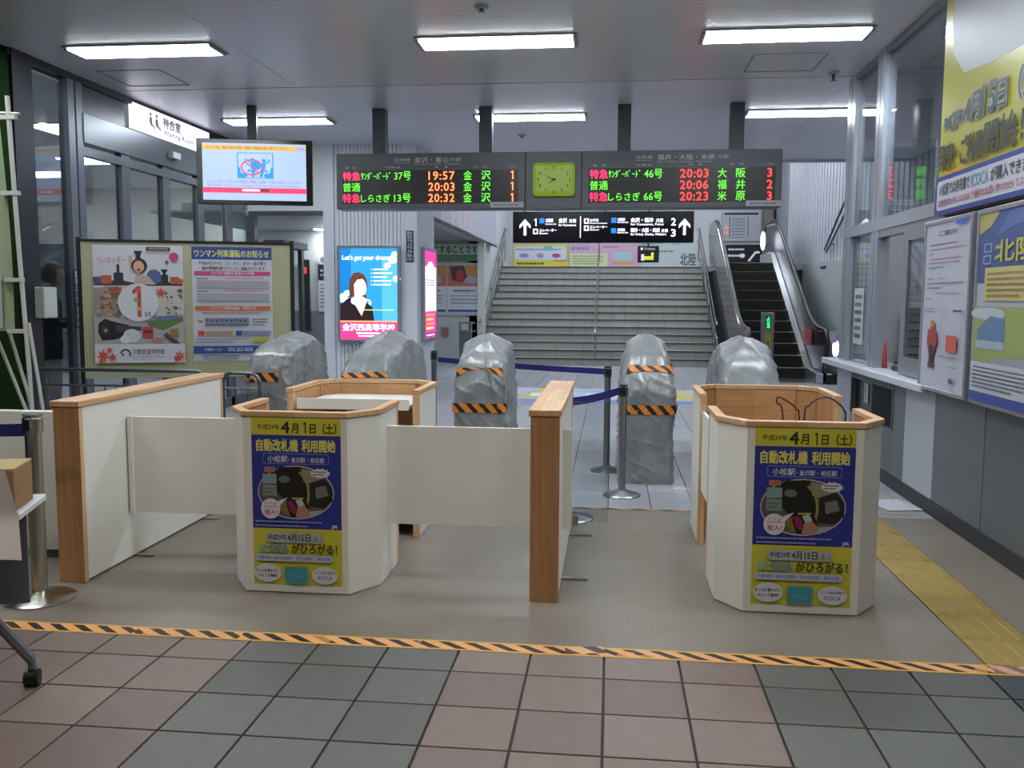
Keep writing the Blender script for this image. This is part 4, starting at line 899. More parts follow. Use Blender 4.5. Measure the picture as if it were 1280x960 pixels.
# posters on the counters
def counter_poster(x, w_, tilt, label):
    t = thing('poster', label, 'poster', (x, 4.2335, .042), 0, 'automatic gate posters on the counters')
    part('paper', B().box(0, w_, -.0012, 0, 0, .832), M('#c7c23c', .45), t, local=True)
    P = Print(t, 0, .832, w_, .832, 368, 640, y=-.0014, eps=.0002)
    YL, BU, WT, BR, PKc = '#c9c43e', '#27348f', '#cfd3dc', '#2c1c0c', '#c23a78'
    P.rect(0, 65, 368, 422, BU)
    P.text('平成29年', 24, 24, 118, 45, BR, .02); P.text('4', 124, 12, 160, 58, BR, .05); P.text('月', 166, 20, 196, 57, BR, .03); P.text('1', 216, 14, 232, 57, BR, .05); P.text('日（土）', 242, 18, 352, 58, BR, .03, sp=.93)
    P.text('自動改札機', 20, 80, 194, 128, '#dcd864', .045); P.text('利用開始', 208, 80, 348, 128, '#dcd864', .045)
    P.rr(46, 134, 320, 174, 10, '#8d94c4'); P.rr(48, 136, 318, 172, 9, BU); P.text('小松駅', 66, 142, 150, 168, WT, .03); P.text('・金沢駅・松任駅', 152, 148, 302, 168, WT, .02)
    P.ell(182, 282, 158, 103, '#b9bcc6'); P.ell(182, 282, 154, 99, '#5b5548')
    P.poly([(60,218),(120,186),(205,184),(240,300),(205,345),(120,300)], '#141310'); P.poly([(205,192),(255,196),(300,228),(250,250),(215,240)], '#8b8470')
    P.poly([(240,245),(300,225),(332,262),(334,310),(300,340),(235,335)], '#1c1d18'); P.poly([(262,262),(305,252),(318,290),(266,304)], '#6e736c')
    P.ring(165, 285, 75, 95, 10, '#8b8a3c', a0=-1.1, a1=.6); P.ell(135, 232, 24, 14, '#5c6e60'); P.poly([(150,290),(210,275),(240,345),(190,378),(140,372)], '#14120e')
    P.poly([(165,302),(212,300),(215,306),(166,308)], '#a8a23a'); P.poly([(180,312),(206,306),(220,332),(196,344)], '#a9bdb6')
    P.poly([(150,318),(166,312),(186,340),(176,366),(156,350)], '#8a1f4a'); P.poly([(188,340),(214,330),(238,348),(240,372),(214,380),(180,376)], '#a67c6c'); P.poly([(240,352),(300,346),(270,368),(238,376)], '#9fa4a6'); P.poly([(112,330),(140,320),(160,376),(140,370)], '#84672a')
    P.rect(54, 186, 98, 206, '#b07a5c'); P.text('入場券', 60, 189, 92, 203, '#8a3a2a', .0); P.rect(46, 212, 104, 250, '#7f9a9a'); P.rect(46, 254, 104, 296, '#7c8a88'); P.greek(52, 262, 98, 290, '#5a6464', 2)
    P.poly([(285+44*(1 if i % 2 else .78)*math.cos(i*PI/12), 206+20*(1 if i % 2 else .74)*math.sin(i*PI/12)) for i in range(24)], WT); P.greek(256, 196, 312, 216, '#3a3a48', 2)
    P.poly([(85,325),(150,300),(105,345)], WT); P.ell(78, 345, 40, 39, WT); P.text('ここに', 52, 322, 106, 340, PKc, .04); P.text('投入！', 52, 347, 108, 368, PKc, .04)
    P.greek(14, 388, 300, 400, '#8b92c0', 1, fill=.55); P.greek(14, 404, 320, 416, '#8b92c0', 1, fill=.55, seed=2)
    P.text('JR', 328, 402, 356, 418, WT, .05)
    P.rr(56, 436, 292, 474, 16, '#a9aeb0'); P.text('平成29年', 64, 443, 142, 466, '#22262e', .02); P.text('4月15日', 146, 440, 240, 470, '#22262e', .03); P.text('（土）', 240, 446, 286, 468, '#3a4048', .0)
    P.text('I', 28, 480, 40, 512, '#7fb0a4', .05); P.text('C', 44, 480, 68, 512, '#7fb0a4', .05); P.text('OCA', 70, 478, 150, 513, '#4a86b4', .05); P.text('がひろがる！', 162, 476, 352, 514, '#3a3212', .04)
    P.rr(10, 520, 334, 546, 12, '#b4bcd0'); P.text('大聖寺駅～越中宮崎駅・倶利伽羅駅・東金沢駅', 20, 526, 324, 541, '#3f55a4', .01)
    P.ell(62, 592, 56, 36, '#c9ccd0'); P.text('きっぷを買わずに', 14, 578, 110, 590, '#22242a', .03); P.text('スムーズ乗車！', 22, 596, 104, 609, '#22242a', .03)
    P.ell(300, 596, 54, 34, '#c9ccd0'); P.text('エリア内の全駅で', 256, 580, 346, 591, '#22242a', .02); P.text('ICOCA', 270, 598, 330, 613, '#5a74b0', .04)
    P.rr(134, 566, 228, 630, 8, '#3f8f9e'); P.text('ICOCA', 150, 596, 212, 612, '#5fa6b0', .02)
    P.done(); return t
counter_poster(-1.742, .449, 0, 'blue and yellow poster on the counter nearer the roped stanchion')
counter_poster(.670, .450, 0, 'blue and yellow poster on the counter nearer the guide blocks')
# ================================================================ COVERED TICKET GATES
PLS, nt, bs = nodes('plastic_sheet', .38)
tc = nt.nodes.new('ShaderNodeTexCoord'); nz = nt.nodes.new('ShaderNodeTexNoise'); nz.inputs['Scale'].default_value = 5; nz.inputs['Detail'].default_value = 8; nz.inputs['Distortion'].default_value = .8
nt.links.new(tc.outputs['Object'], nz.inputs['Vector']); r = ramp(nt, [(.3, '#707374'), (.55, '#7c8081'), (.75, '#8e9399')]); nt.links.new(nz.outputs['Fac'], r.inputs[0]); nt.links.new(r.outputs[0], bs.inputs['Base Color'])
bs.inputs['Coat Weight'].default_value = .45; bs.inputs['Coat Roughness'].default_value = .25; bs.inputs['Sheen Weight'].default_value = .2
n2 = nt.nodes.new('ShaderNodeTexNoise'); n2.inputs['Scale'].default_value = 9; n2.inputs['Detail'].default_value = 3; n2.inputs['Distortion'].default_value = 2.2; mq = nt.nodes.new('ShaderNodeMapping'); mq.inputs['Scale'].default_value = (1, 1, .3); mq.inputs['Rotation'].default_value = (.3, .2, 0); nt.links.new(tc.outputs['Object'], mq.inputs[0]); nt.links.new(mq.outputs[0], n2.inputs['Vector'])
bp = nt.nodes.new('ShaderNodeBump'); bp.inputs['Strength'].default_value = .25; bp.inputs['Distance'].default_value = .02; nt.links.new(n2.outputs['Fac'], bp.inputs['Height']); nt.links.new(bp.outputs[0], bs.inputs['Normal'])
def covered(label, x0, x1, y0, y1, prof, seed, bands, gather=.12):
    """prof: [(t 0..1 along depth, height)]; bands: [(z low, width, u from, u to)] u runs round the outline from the front edge's first corner"""
    t = thing('covered_ticket_gate', label, 'ticket gate', ((x0+x1)/2, (y0+y1)/2, 0), 0, 'ticket gates wrapped in plastic sheet')
    cx, cy, hx, hy = (x0+x1)/2, (y0+y1)/2, (x1-x0)/2, (y1-y0)/2
    def H(v):
        for (a, ha), (b_, hb) in zip(prof, prof[1:]):
            if v <= b_: 
                k = (v-a)/(b_-a); k = k*k*(3-2*k); return ha+(hb-ha)*k
        return prof[-1][1]
    sd = Vector((seed*3.1, seed*1.7, seed*2.3))
    def rim(a, c, ztop):        # a: angle param 0..4 on a rounded square, c: 0..1 height fraction
        s_ = a % 4; e = int(s_); f = s_-e
        P4 = [(-1, -1), (1, -1), (1, 1), (-1, 1)]
        px = P4[e][0]+(P4[(e+1) % 4][0]-P4[e][0])*f; py = P4[e][1]+(P4[(e+1) % 4][1]-P4[e][1])*f
        X = px*hx; Y = py*hy; q = .05; X = max(-hx+q, min(hx-q, X)); Y = max(-hy+q, min(hy-q, Y))
        dx, dy = px*hx-X, py*hy-Y; l = math.hypot(dx, dy)
        if l > 1e-6: dx, dy = dx/l*q, dy/l*q
        return X+dx, Y+dy, dx/q, dy/q
    def crease(p, s_):
        q = noise.noise(p*s_+sd*s_); q2 = noise.noise(Vector((p.y, p.z, p.x))*1.3+sd)
        return 1-min(1, abs(q+.25*q2)*2.6)
    def fold(p, amt=1):
        n1 = noise.noise(p*1.9+sd)
        v1 = crease(Vector((p.x*3.4+p.z*.9, p.y*2.2+p.z*.6, p.z*.5)), 1.3)
        v2 = crease(Vector((p.x*3+p.z*3.2, p.y*3+p.z*2.2, p.z*2.2)), 1.7)
        v3 = crease(Vector((p.x*5-p.z*4.5, p.y*5-p.z*3.5, p.z*3)), 2.1)
        return amt*(.010*n1+.020*v1**4+.015*v2**4+.005*v3**4-.004)
    def pt(a, c, off=0):
        X, Y, nx, ny = rim(a, c, 0); v = (Y+hy)/(2*hy); z = c*H(v)
        d = fold(Vector((X, Y, z)))+off+.012*max(0, 1-c*5)
        # gather in near the top
        k = max(0, (c-.72)/.28); sh_ = 1-gather*k*k
        return Vector((cx+(X*sh_)+nx*d, cy+(Y*sh_)+ny*d, z+.012*noise.noise(Vector((X*4, Y*4, 1))+sd)*k))
    NU, NV = 168, 72; b = B(); vs = []; fs = []
    for j in range(NV+1):
        for i in range(NU): vs.append(pt(4*i/NU, j/NV))
    for j in range(NV):
        for i in range(NU): fs.append((j*NU+i, j*NU+(i+1) % NU, (j+1)*NU+(i+1) % NU, (j+1)*NU+i))
    # top cap: shrink the last ring to the spine
    base = len(vs)-NU; last = base; K = 9
    for k in range(1, K+1):
        f = 1-k/K
        for i in range(NU):
            p = pt(4*i/NU, 1.0); X = cx+(p.x-cx)*f; Y = cy+(p.y-cy)*(1-(1-f)*.7)
            v = max(0, min(1, (Y-cy+hy)/(2*hy))); z = H(v)+.06*math.sin((1-f)*PI/2)*(1 if True else 0)+1.0*fold(Vector((X-cx, Y-cy, H(v)+.3)))*math.sin((1-f)*PI/2)
            vs.append(Vector((X, Y, z-.0)))
        n0 = len(vs)-NU
        for i in range(NU): fs.append((last+i, last+(i+1) % NU, n0+(i+1) % NU, n0+i))
        last = n0
    b.v = [tuple(v) for v in vs]; b.f = fs
    part('plastic_cover', b, PLS, t, smooth='all')
    for z0, wd, ua, ub, tilt in bands:
        n = 60; b = B(); uv = []; L_ = 0; prev = None
        for i in range(n+1):
            a = ua+(ub-ua)*i/n; X, Y, nx, ny = rim(a % 4, 0, 0); v = (Y+hy)/(2*hy)
            zz = z0+tilt*math.sin(i/n*PI)
            for w_ in (0, wd): 
                p = pt(a % 4, min(1, (zz+w_)/H(v)), .009); b.v.append(tuple(p))
            if prev is not None: L_ += (Vector(b.v[-1])-prev).length
            prev = Vector(b.v[-1]); uv += [(L_, 0), (L_, wd)]
            if i: k = len(b.v)-4; b.f.append((k, k+2, k+3, k+1))
        b.uv = uv
        part('hazard_tape_band', b, HAZS, t)
    return t
covered('plastic wrapped ticket gate standing in front of the pegboard', -2.92, -2.54, 6.97, 7.98, [(0, .98), (.35, 1.05), (.7, 1.09), (1, 1.0)], 1, [(.78, .075, -.05, .75, 0), (.45, .075, -.05, 1.0, 0)])
covered('low plastic wrapped ticket gate before the lit blue poster', -2.16, -1.73, 6.95, 8.45, [(0, .86), (.25, .98), (.6, 1.09), (1, .98)], 2, [(.82, .07, .0, .98, 0)])
covered('plastic wrapped ticket gate with arched tape, seen above the cross panel', -1.25, -.83, 7.15, 8.08, [(0, .90), (.2, .95), (.45, 1.08), (.7, 1.07), (1, .98)], 3, [(.82, .07, .0, 1.0, .07), (.54, .075, -.05, 1.05, 0)])
covered('full height plastic wrapped ticket gate behind the two belt posts', .09, .50, 7.15, 8.5, [(0, .93), (.15, .98), (.4, 1.10), (.7, 1.02), (1, .95)], 4, [(.86, .07, .0, 1.15, .03), (.55, .075, -.05, 1.08, 0)], .26)
covered('plastic wrapped ticket gate behind the counter by the escalator', .87, 1.30, 7.0, 8.4, [(0, .86), (.2, .98), (.5, 1.08), (.8, 1.0), (1, .9)], 5, [(.5, .075, 0, 1, 0)])
tag(part('paper_scrap', B().box(.50, .60, 6.93, 7.03, .0005, .003), M('#b8bcc4', .5), None), 'small white paper scrap on the floor beside the wrapped gate', 'paper')
# ================================================================ BELT POSTS
def belt_post(x, y, label, H=.9, r=.03, rb=.165, mat=STEEL):
    t = thing('belt_post', label, 'stanchion', (x, y, 0), 0, None)
    part('base', B().lathe([(0, .0), (rb, .0), (rb, .006), (rb*.93, .014), (.055, .035), (.04, .045), (0, .045)], (x, y, 0), 40), mat, t, smooth=True)
    part('pole', B().cyl((x, y, .04), (x, y, H-.09), r, n=24), mat, t, smooth=True)
    part('head', B().lathe([(0, 0), (r*1.2, 0), (r*1.25, .06), (r*1.25, .07), (r*1.05, .075), (r*1.2, .09), (0, .09)], (x, y, H-.09), 24), mat if r > .035 else M('#4a4e54', .35, .6), t, smooth=True)
    part('belt_slot', B().box(x-.014, x+.014, y-r*1.4, y+r*1.4, H-.075, H-.02), BLACK, t)
    return t
belt_post(-2.725, 4.0, 'brushed steel belt post standing before the long partition', .90, .037)
belt_post(.10, 6.70, 'belt post standing beside the full height wrapped gate', .83, .027, .14, M('#8b8f93', .28, .9))
belt_post(-.02, 7.66, 'farther belt post partly hidden behind the full height wrapped gate', .89, .027, .14, M('#8b8f93', .28, .9))
belt_post(-.262, 5.95, 'belt post hidden behind the short partition, its base showing', .83, .022, .168, M('#8b8f93', .28, .9))
belt_post(-1.75, 8.9, 'belt post with dark head behind the wrapped gate near the lit poster', .93, .027, .14, M('#8b8f93', .28, .9))
def belt(a, b_, z0, z1, label, sag=.01):
    n = 10; bb = B()
    for i in range(n+1):
        f = i/n; x = a[0]+(b_[0]-a[0])*f; y = a[1]+(b_[1]-a[1])*f; s_ = -sag*4*f*(1-f)
        bb.v += [(x, y-.001, z0+s_), (x, y-.001, z1+s_), (x, y+.001, z0+s_), (x, y+.001, z1+s_)]
        if i: k = len(bb.v)-8; bb.f += [(k, k+4, k+5, k+1), (k+2, k+3, k+7, k+6), (k+1, k+5, k+7, k+3), (k, k+2, k+6, k+4)]
    tag(part('belt', bb, NAVY, None), label, 'belt')
belt((-.235, 5.95), (.07, 6.68), .755, .81, 'short navy belt between the short partition and the nearer belt post')
belt((-1.71, 8.9), (-.02, 7.70), .815, .865, 'long navy belt stretched across behind the wrapped gates')
belt((-2.765, 3.99), (-4.4, 3.75), .795, .855, 'navy belt running from the brushed steel post out past the table')
# ================================================================ HAZARD TAPE ON THE FLOOR
def tape(x0, y0, x1, y1, wd, z, mat, parent, n=40, name='strip', u0=0):
    b = B(); uv = []; d = Vector((x1-x0, y1-y0)).normalized(); nn = Vector((-d.y, d.x)); L_ = math.hypot(x1-x0, y1-y0)
    for i in range(n+1):
        f = i/n; p = Vector((x0, y0)).lerp(Vector((x1, y1)), f); w0 = .0012*math.sin(f*31)
        for k, s_ in ((0, 0), (1, wd)):
            q = p+nn*(s_+w0); b.v.append((q.x, q.y, z)); uv.append((u0+f*L_, s_))
        if i: k = len(b.v)-4; b.f.append((k, k+2, k+3, k+1))
    b.uv = uv; return part(name, b, mat, parent)
ft = thing('hazard_floor_tape', 'worn orange and black striped tape along the front edge of the tiles', 'tape', (-.4, 3.65, 0))
tape(-3.7, 3.600, -2.03, 3.606, .1, .0012, HAZ, ft); tape(-2.05, 3.602, -1.57, 3.604, .1, .0018, HAZ, ft, u0=.07); tape(-1.575, 3.603, 2.18, 3.618, .1, .0012, HAZ, ft, u0=.03)
HAZ2 = stripes('torn_tape_print', .13, .8, '#d6a878', '#4a2f2c', None, wear=.8)
tape(-.16, 3.62, .0, 3.65, .07, .0022, HAZ2, ft, 6, 'torn_patch'); tape(1.53, 3.63, 1.85, 3.62, .09, .0022, stripes('faded_tape_print', .111, .8, '#c99a80', '#7a5a4e', None, wear=.7), ft, 8, 'torn_patch')
f2 = thing('hazard_floor_tape', 'thin striped tape along the front of the pale inner tiles', 'tape', (.1, 6.24, 0))
tape(-2.6, 6.215, 1.4, 6.235, .035, .0012, stripes('thin_tape_print', .2, 2.0, '#c08c50', '#2a2420'), f2)
# floor stickers beyond the gates
fs_ = thing('floor_sticker', 'long white and blue printed sticker on the pale hall floor with yellow ends', 'sticker', (-1.3, 12.6, .0005), rot=(-PI/2, 0, 0))
P = Print(fs_, -.15, 2.0, 2.8, 2.0, 220, 36, y=0, eps=.0004)
P.rect(0, 0, 220, 36, '#aab4c8'); P.rect(0, 29, 220, 36, '#5a74c0'); P.poly([(0,26),(30,0),(60,0),(34,18),(30,28)], '#b5ad58'); P.poly([(190,2),(205,2),(220,28),(178,28)], '#b5ad58'); P.greek(20, 12, 190, 24, '#d0d4dc', 1, fill=.7); P.rect(60, 3, 190, 9, '#8fa8c8'); P.done()
# papers by the wall
for k, (x, y, w_, h_, r_, c, nm) in enumerate([(1.93, 6.40, .26, .34, .25, '#b9bcc4', 'white paper sheet lying by the wall at the end of the guide blocks'), (1.87, 6.33, .20, .26, -.1, '#9c8a80', 'brown edged paper lying under the white sheet by the wall'), (2.0, 6.5, .15, .2, .5, '#6c6c74', 'dark printed leaflet on top of the papers by the wall')]):
    b = B().box(0, w_, 0, h_, 0, .0015); t = thing('paper_sheet', nm, 'paper', (x, y, .0012+(.002*k if k != 1 else 0)+.006*(k == 0)), r_); part('sheet', b, M(c, .5), t, local=True)
# ================================================================ PEGBOARD
ang = math.atan2(.6, 1.69); Wb, Hb = 1.79, 1.21
pg = thing('pegboard', 'cream pegboard in a black frame holding two large notices', 'notice board', (-4.65, 7.6, .72), ang)
part('board', B().box(0, Wb, 0, .02, 0, Hb), M('#a5a383', .55), pg, local=True)
for x in (-.035, Wb): part('post', B().box(x, x+.035, -.01, .03, -.72, Hb+.04), BLACK, pg, local=True)
part('top_rail', B().box(0, Wb, -.005, .025, Hb, Hb+.025), BLACK, pg, local=True)
b = B(); 
for i in range(70):
    for j in range(47):
        x, z = .02+i*.0253, .02+j*.0253
        if (.1 < x < .84 or .92 < x < 1.63) and .08 < z < 1.19: continue
        b.add([(x-.003, -.0008, z-.003), (x+.003, -.0008, z-.003), (x+.003, -.0008, z+.003), (x-.003, -.0008, z+.003)], [(0, 1, 2, 3)])
part('peg_holes', b, M('#4a4a3a', .7), pg, local=True, kind='stuff')
for x in (.1, Wb-.1): part('foot', B().box(x-.03, x+.03, -.25, .28, -.72, -.69), BLACK, pg, local=True)
dx_ = Vector((math.cos(ang), math.sin(ang)))
def onboard(u): return (-4.65+dx_.x*u+.003*dx_.y, 7.6+dx_.y*u-.003*dx_.x, 0)
o = onboard(.095)
q1 = thing('poster', 'train museum anniversary poster with a red numeral and maple leaves on the pegboard', 'poster', (o[0], o[1], .86), ang)
P = Print(q1, 0, 1.045, .755, 1.045, 500, 650, y=-.001, eps=.0004)
P.rect(0, 0, 500, 650, '#bdbdc4', 'paper')
P.poly([(0,215),(60,200),(140,190),(220,205),(300,185),(400,200),(490,205),(495,222),(0,222)], '#3a3430')
for x, c, r_ in ((20, '#4a4a6a', 24), (70, '#a8563c', 30), (450, '#9a5a34', 26), (480, '#b04a3a', 18)): P.rr(x-r_, 205-r_*1.3, x+r_, 212, 8, c)
P.rr(112, 150, 165, 212, 6, '#2c2c30'); P.rect(130, 105, 145, 150, '#222226'); P.rr(375, 160, 415, 212, 6, '#24282a'); P.poly([(372,130),(415,130),(402,150),(402,165),(385,165),(385,150)], '#202022')
P.ell(335, 172, 42, 40, '#4a5a86'); P.poly([(225,205),(235,165),(300,165),(345,215),(225,215)], '#b59a94'); P.poly([(195,60),(212,55),(232,130),(212,150)], '#c09a8c')
P.ell(255, 112, 44, 42, '#2e1c18'); P.ell(252, 118, 30, 34, '#c49a88'); P.poly([(225,30),(275,30),(262,55),(265,72),(235,72),(240,55)], '#1c1c20'); P.ell(252, 135, 10, 7, '#8a3030')
P.text('ペンポッポー', 22, 62, 180, 98, '#c0607a', .0); P.ell(450, 62, 26, 26, '#b03a6a'); P.ell(410, 92, 11, 12, '#6a5a6a'); P.rect(295, 8, 430, 28, '#3a302c'); P.text('京都鉄道博物館', 305, 12, 420, 24, '#b8b4ac', .0)
P.poly([(0,235),(130,228),(150,330),(140,400),(0,420)], '#8f8580'); P.poly([(60,225),(160,228),(140,300),(60,400),(40,330)], '#a3876c'); P.poly([(80,232),(140,230),(120,262),(100,300)], '#96504a')
P.poly([(350,228),(495,225),(495,385),(330,395)], '#b3b0a8')
rl = random.Random(5)
def maple(cx, cy, r_, c): P.poly([(cx+r_*(1 if i % 2 == 0 else .45)*math.cos(i*PI/7+.3), cy+r_*(1 if i % 2 == 0 else .45)*math.sin(i*PI/7+.3)) for i in range(14)], c)
maple(372, 262, 34, '#b8433c'); maple(130, 250, 30, '#a64640')
for i in range(26): P.ell(rl.uniform(400, 490), rl.uniform(230, 385), rl.uniform(4, 12), rl.uniform(4, 9), rl.choice(['#5a5a4a', '#6c6a50', '#a8a49a', '#4a4c44']))
for i in range(30): P.ell(rl.uniform(0, 140), rl.uniform(240, 400), rl.uniform(5, 14), rl.uniform(4, 10), rl.choice(['#8a6a58', '#b09a80', '#6a5c54', '#a8a098']))
P.poly([(0,400),(100,395),(300,430),(500,395),(500,560),(400,545),(250,560),(0,545)], '#9a9694')
P.poly([(290,420),(495,385),(495,420),(380,470),(300,445)], '#55703c'); P.poly([(350,395),(495,385),(495,400),(330,415)], '#5a6a9a')
P.poly([(25,430),(60,405),(120,425),(190,440),(190,500),(110,520),(40,525),(20,480)], '#17181a'); P.ell(62, 470, 22, 24, '#2c2e30'); P.ell(62, 470, 9, 10, '#8a8c8c'); P.poly([(120,440),(260,450),(260,470),(120,480)], '#3a3c40')
P.ell(205, 500, 48, 38, '#b8b8be'); P.ell(170, 520, 30, 24, '#c2c2c6'); P.rr(265, 450, 325, 515, 10, '#a63a40'); P.rect(270, 470, 320, 485, '#5a2024'); P.poly([(400,480),(495,560),(495,590),(380,500)], '#3e4038'); P.rr(420, 460, 465, 510, 8, '#8a6a3a'); P.ell(350, 530, 36, 18, '#a8706a')
P.ell(247, 315, 112, 105, '#c2c2c8'); P.text('1', 210, 225, 285, 395, '#b0483c', .06); P.ell(245, 245, 18, 14, '#c85a50'); P.ell(235, 300, 14, 12, '#7a9a6a'); P.ell(255, 350, 14, 12, '#c09a5a'); P.text('st', 280, 365, 318, 392, '#5a6aa0', .03)
P.poly([(0,545),(500,545),(500,650),(0,650)], '#babac0'); P.ring(168, 600, 30, 28, 10, '#3a3c40', a0=-PI, a1=.6); P.rect(148, 598, 158, 612, '#3a3c40')
P.text('京都鉄道博物館', 205, 572, 385, 604, '#55585c', .01); P.text('Kyoto Railway Museum', 205, 610, 385, 622, '#55585c', .0); P.greek(205, 626, 340, 634, '#8a8c90', 1)
for x, y, r_ in ((45, 610, 40), (95, 620, 30), (80, 580, 22), (35, 640, 22), (470, 615, 36), (455, 630, 24)): maple(x, y, r_, rl.choice(['#b8503c', '#c05a44', '#b84040']))
P.done()
o = onboard(.925)
q2 = thing('poster', 'notice with blue heading and pink and orange bars on the pegboard', 'poster', (o[0], o[1], .865), ang)
P = Print(q2, 0, 1.04, .70, 1.04, 445, 630, y=-.001, eps=.0004)
P.rect(0, 0, 445, 630, '#b9bbc4', 'paper'); P.rect(0, 0, 445, 70, '#2b3f86'); P.text('ワンマン列車運転のお知らせ', 15, 16, 430, 58, '#c8c864', .035)
P.text('平成29年3月4日（土）から、金沢～福井間の', 35, 78, 415, 100, '#2a2c36', .015); P.text('一部の普通列車でワンマン運転を行います。', 35, 106, 415, 128, '#2a2c36', .015)
P.rect(12, 134, 435, 156, '#b83a78'); P.text('ワンマン運転を実施する列車', 105, 137, 345, 153, '#d8c8d4', .02)
for y in (168, 238):
    P.greek(25, y, 90, y+12, '#4a4c58', 1); P.rect(25, y+16, 428, y+24, '#b08a9a'); P.rect(25, y+24, 428, y+60, '#8f939e'); 
    for k in range(4): P.rect(25, y+30+8*k, 428, y+31+8*k, '#b9bbc4')
    P.greek(180, y-2, 410, y+10, '#b86a8a', 1)
P.rect(12, 325, 435, 348, '#b8623a'); P.text('ワンマン列車の編成・乗降方法', 100, 328, 350, 345, '#d8ccc4', .02); P.greek(50, 354, 390, 368, '#c06a5a', 1, fill=.6)
P.rect(65, 390, 310, 432, '#747a88'); P.rect(65, 424, 310, 432, '#5a5e6a'); 
for k in range(9): P.ell(80+26*k, 402+(k % 3)*3, 6, 5, '#2c2e38')
P.poly([(22,410),(40,400),(40,405),(55,405),(55,415),(40,415),(40,420)], '#b85a6a'); P.greek(330, 390, 420, 435, '#4a4c58', 3)
for x, c, c2 in ((25, '#b0403c', '#b8a08c'), (235, '#2e3c7c', '#8c94b4')): P.rect(x, 460, x+200, 490, c2); P.rect(x, 462, x+35, 488, c); P.greek(x+42, 464, x+190, 488, '#5a4a4a', 2)
P.greek(10, 500, 300, 530, '#7a7c88', 2, fill=.4); P.rect(325, 500, 425, 524, '#b8b03a'); P.text('ワンマン', 340, 505, 410, 519, '#4a481c', .02)
P.rect(0, 545, 445, 585, '#2b3f86'); P.text('お客様センター', 60, 556, 165, 574, '#b8bcd0', .02); P.text('076-265-5655', 190, 554, 330, 576, '#b8bcd0', .03); P.greek(50, 594, 260, 622, '#3a3c48', 2, fill=.4)
P.done()
# ================================================================ STEEL BARRIERS
PIPE = M('#6e7073', .3, .8, 0, .05, 5)
def rail_barrier(label, x0, x1, y, H=.865):
    t = thing('steel_barrier', label, 'barrier', (x0, y, 0), 0, 'low tubular steel barriers')
    r_ = .08; P_ = [(x0, y, 0), (x0, y, H-r_)]
    for k in range(1, 5): a = PI-k*PI/8; P_.append((x0+r_+r_*math.cos(a), y, H-r_+r_*math.sin(a)))
    for k in range(0, 5): a = PI/2-k*PI/8; P_.append((x1-r_+r_*math.cos(a), y, H-r_+r_*math.sin(a)))
    P_ += [(x1, y, 0)]
    part('frame', B().tube(P_, .015, 8), PIPE, t, smooth='all')
    part('lower_rail', B().cyl((x0, y, .74), (x1, y, .74), .01, n=8), PIPE, t, smooth=True); part('lower_rail', B().cyl((x0, y, .12), (x1, y, .12), .01, n=8), PIPE, t, smooth=True)
    n = int((x1-x0)/.095)
    for k in range(1, n): part('upright', B().cyl((x0+(x1-x0)*k/n, y, .12), (x0+(x1-x0)*k/n, y, .74), .006, n=6), PIPE, t)
    for x in (x0, x1): part('foot', B().box(x-.02, x+.02, y-.12, y+.12, 0, .02), PIPE, t)
rail_barrier('low steel barrier at the far left, before the green wall', -6.0+1.15, -4.82+.0+.0, 6.72) if False else None
rail_barrier('low steel barrier in front of the waiting room glass', -4.70, -3.17, 6.85)
rail_barrier('narrow steel barrier at the end of the long partition', -3.02, -2.72, 6.80, .86)
# ================================================================ WHITE LOW PANELS at far left
wp = thing('low_partition', 'low white panel wall running off behind the brushed steel belt post', 'partition', (-4.0, 4.66, 0))
part('panel', B().box(-5.0, -2.79, 4.64, 4.70, .05, .825), WHITE, wp, .002); part('plinth', B().box(-5.0, -2.80, 4.66, 4.69, 0, .05), M('#5a5a5c', .5), wp)
# ================================================================ BANNER
bn = thing('banner_flag', 'pale green banner on a white pole by the dark green wall', 'banner', (-3.46, 5.0, 0))
WP = M('#b9bab4', .4)
part('pole', B().tube([(-3.41, 5.0, 1.02), (-3.44, 5.0, 1.7), (-3.47, 5.0, 2.60)], .013, 8), WP, bn, smooth=True); part('cross_arm', B().cyl((-3.9, 5.0, 2.53), (-3.40, 5.0, 2.50), .007, n=8), WP, bn)
b = B(); nx_, nz_ = 14, 24
for i in range(nx_+1):
    for k in range(nz_+1):
        x = -4.05+.53*i/nx_; z = 1.25+1.25*k/nz_; b.v.append((x+.03*(1-k/nz_), 5.0+.02*math.sin(i*.9+k*.15), z))
for i in range(nx_):
    for k in range(nz_): q = i*(nz_+1)+k; b.f.append((q, q+nz_+1, q+nz_+2, q+1))
part('cloth', b, M('#8b9377', .7, 0, 0, .12, 2), bn, smooth='all')
P = Print(bn, -.30, 1.62, .22, .35, 22, 35, y=-.03); P.rect(0, 0, 22, 35, '#a9abae', 'printed_panel'); P.greek(2, 4, 19, 30, '#8a7a9a', 5); P.done()
P = Print(bn, -.30, 2.05, .2, .3, 20, 30, y=-.03); P.ell(6, 12, 9, 10, '#6a74a8', 'printed_panel'); P.done()
for z in (2.48, 2.05, 1.55, 1.25): part('tie', B().box(-3.53, -3.42, 4.985, 5.012, z-.012, z+.012), WP, bn)
for a in (-.22, -.12, .02): part('stand_leg', B().tube([(-3.42+a, 5.0, 1.3), (-3.40+a*.4+.1, 5.1-a, .02)], .010, 6), WP, bn)
part('lower_pole', B().cyl((-3.41, 5.0, 1.05), (-3.40, 5.02, 0), .012, n=8), WP, bn)
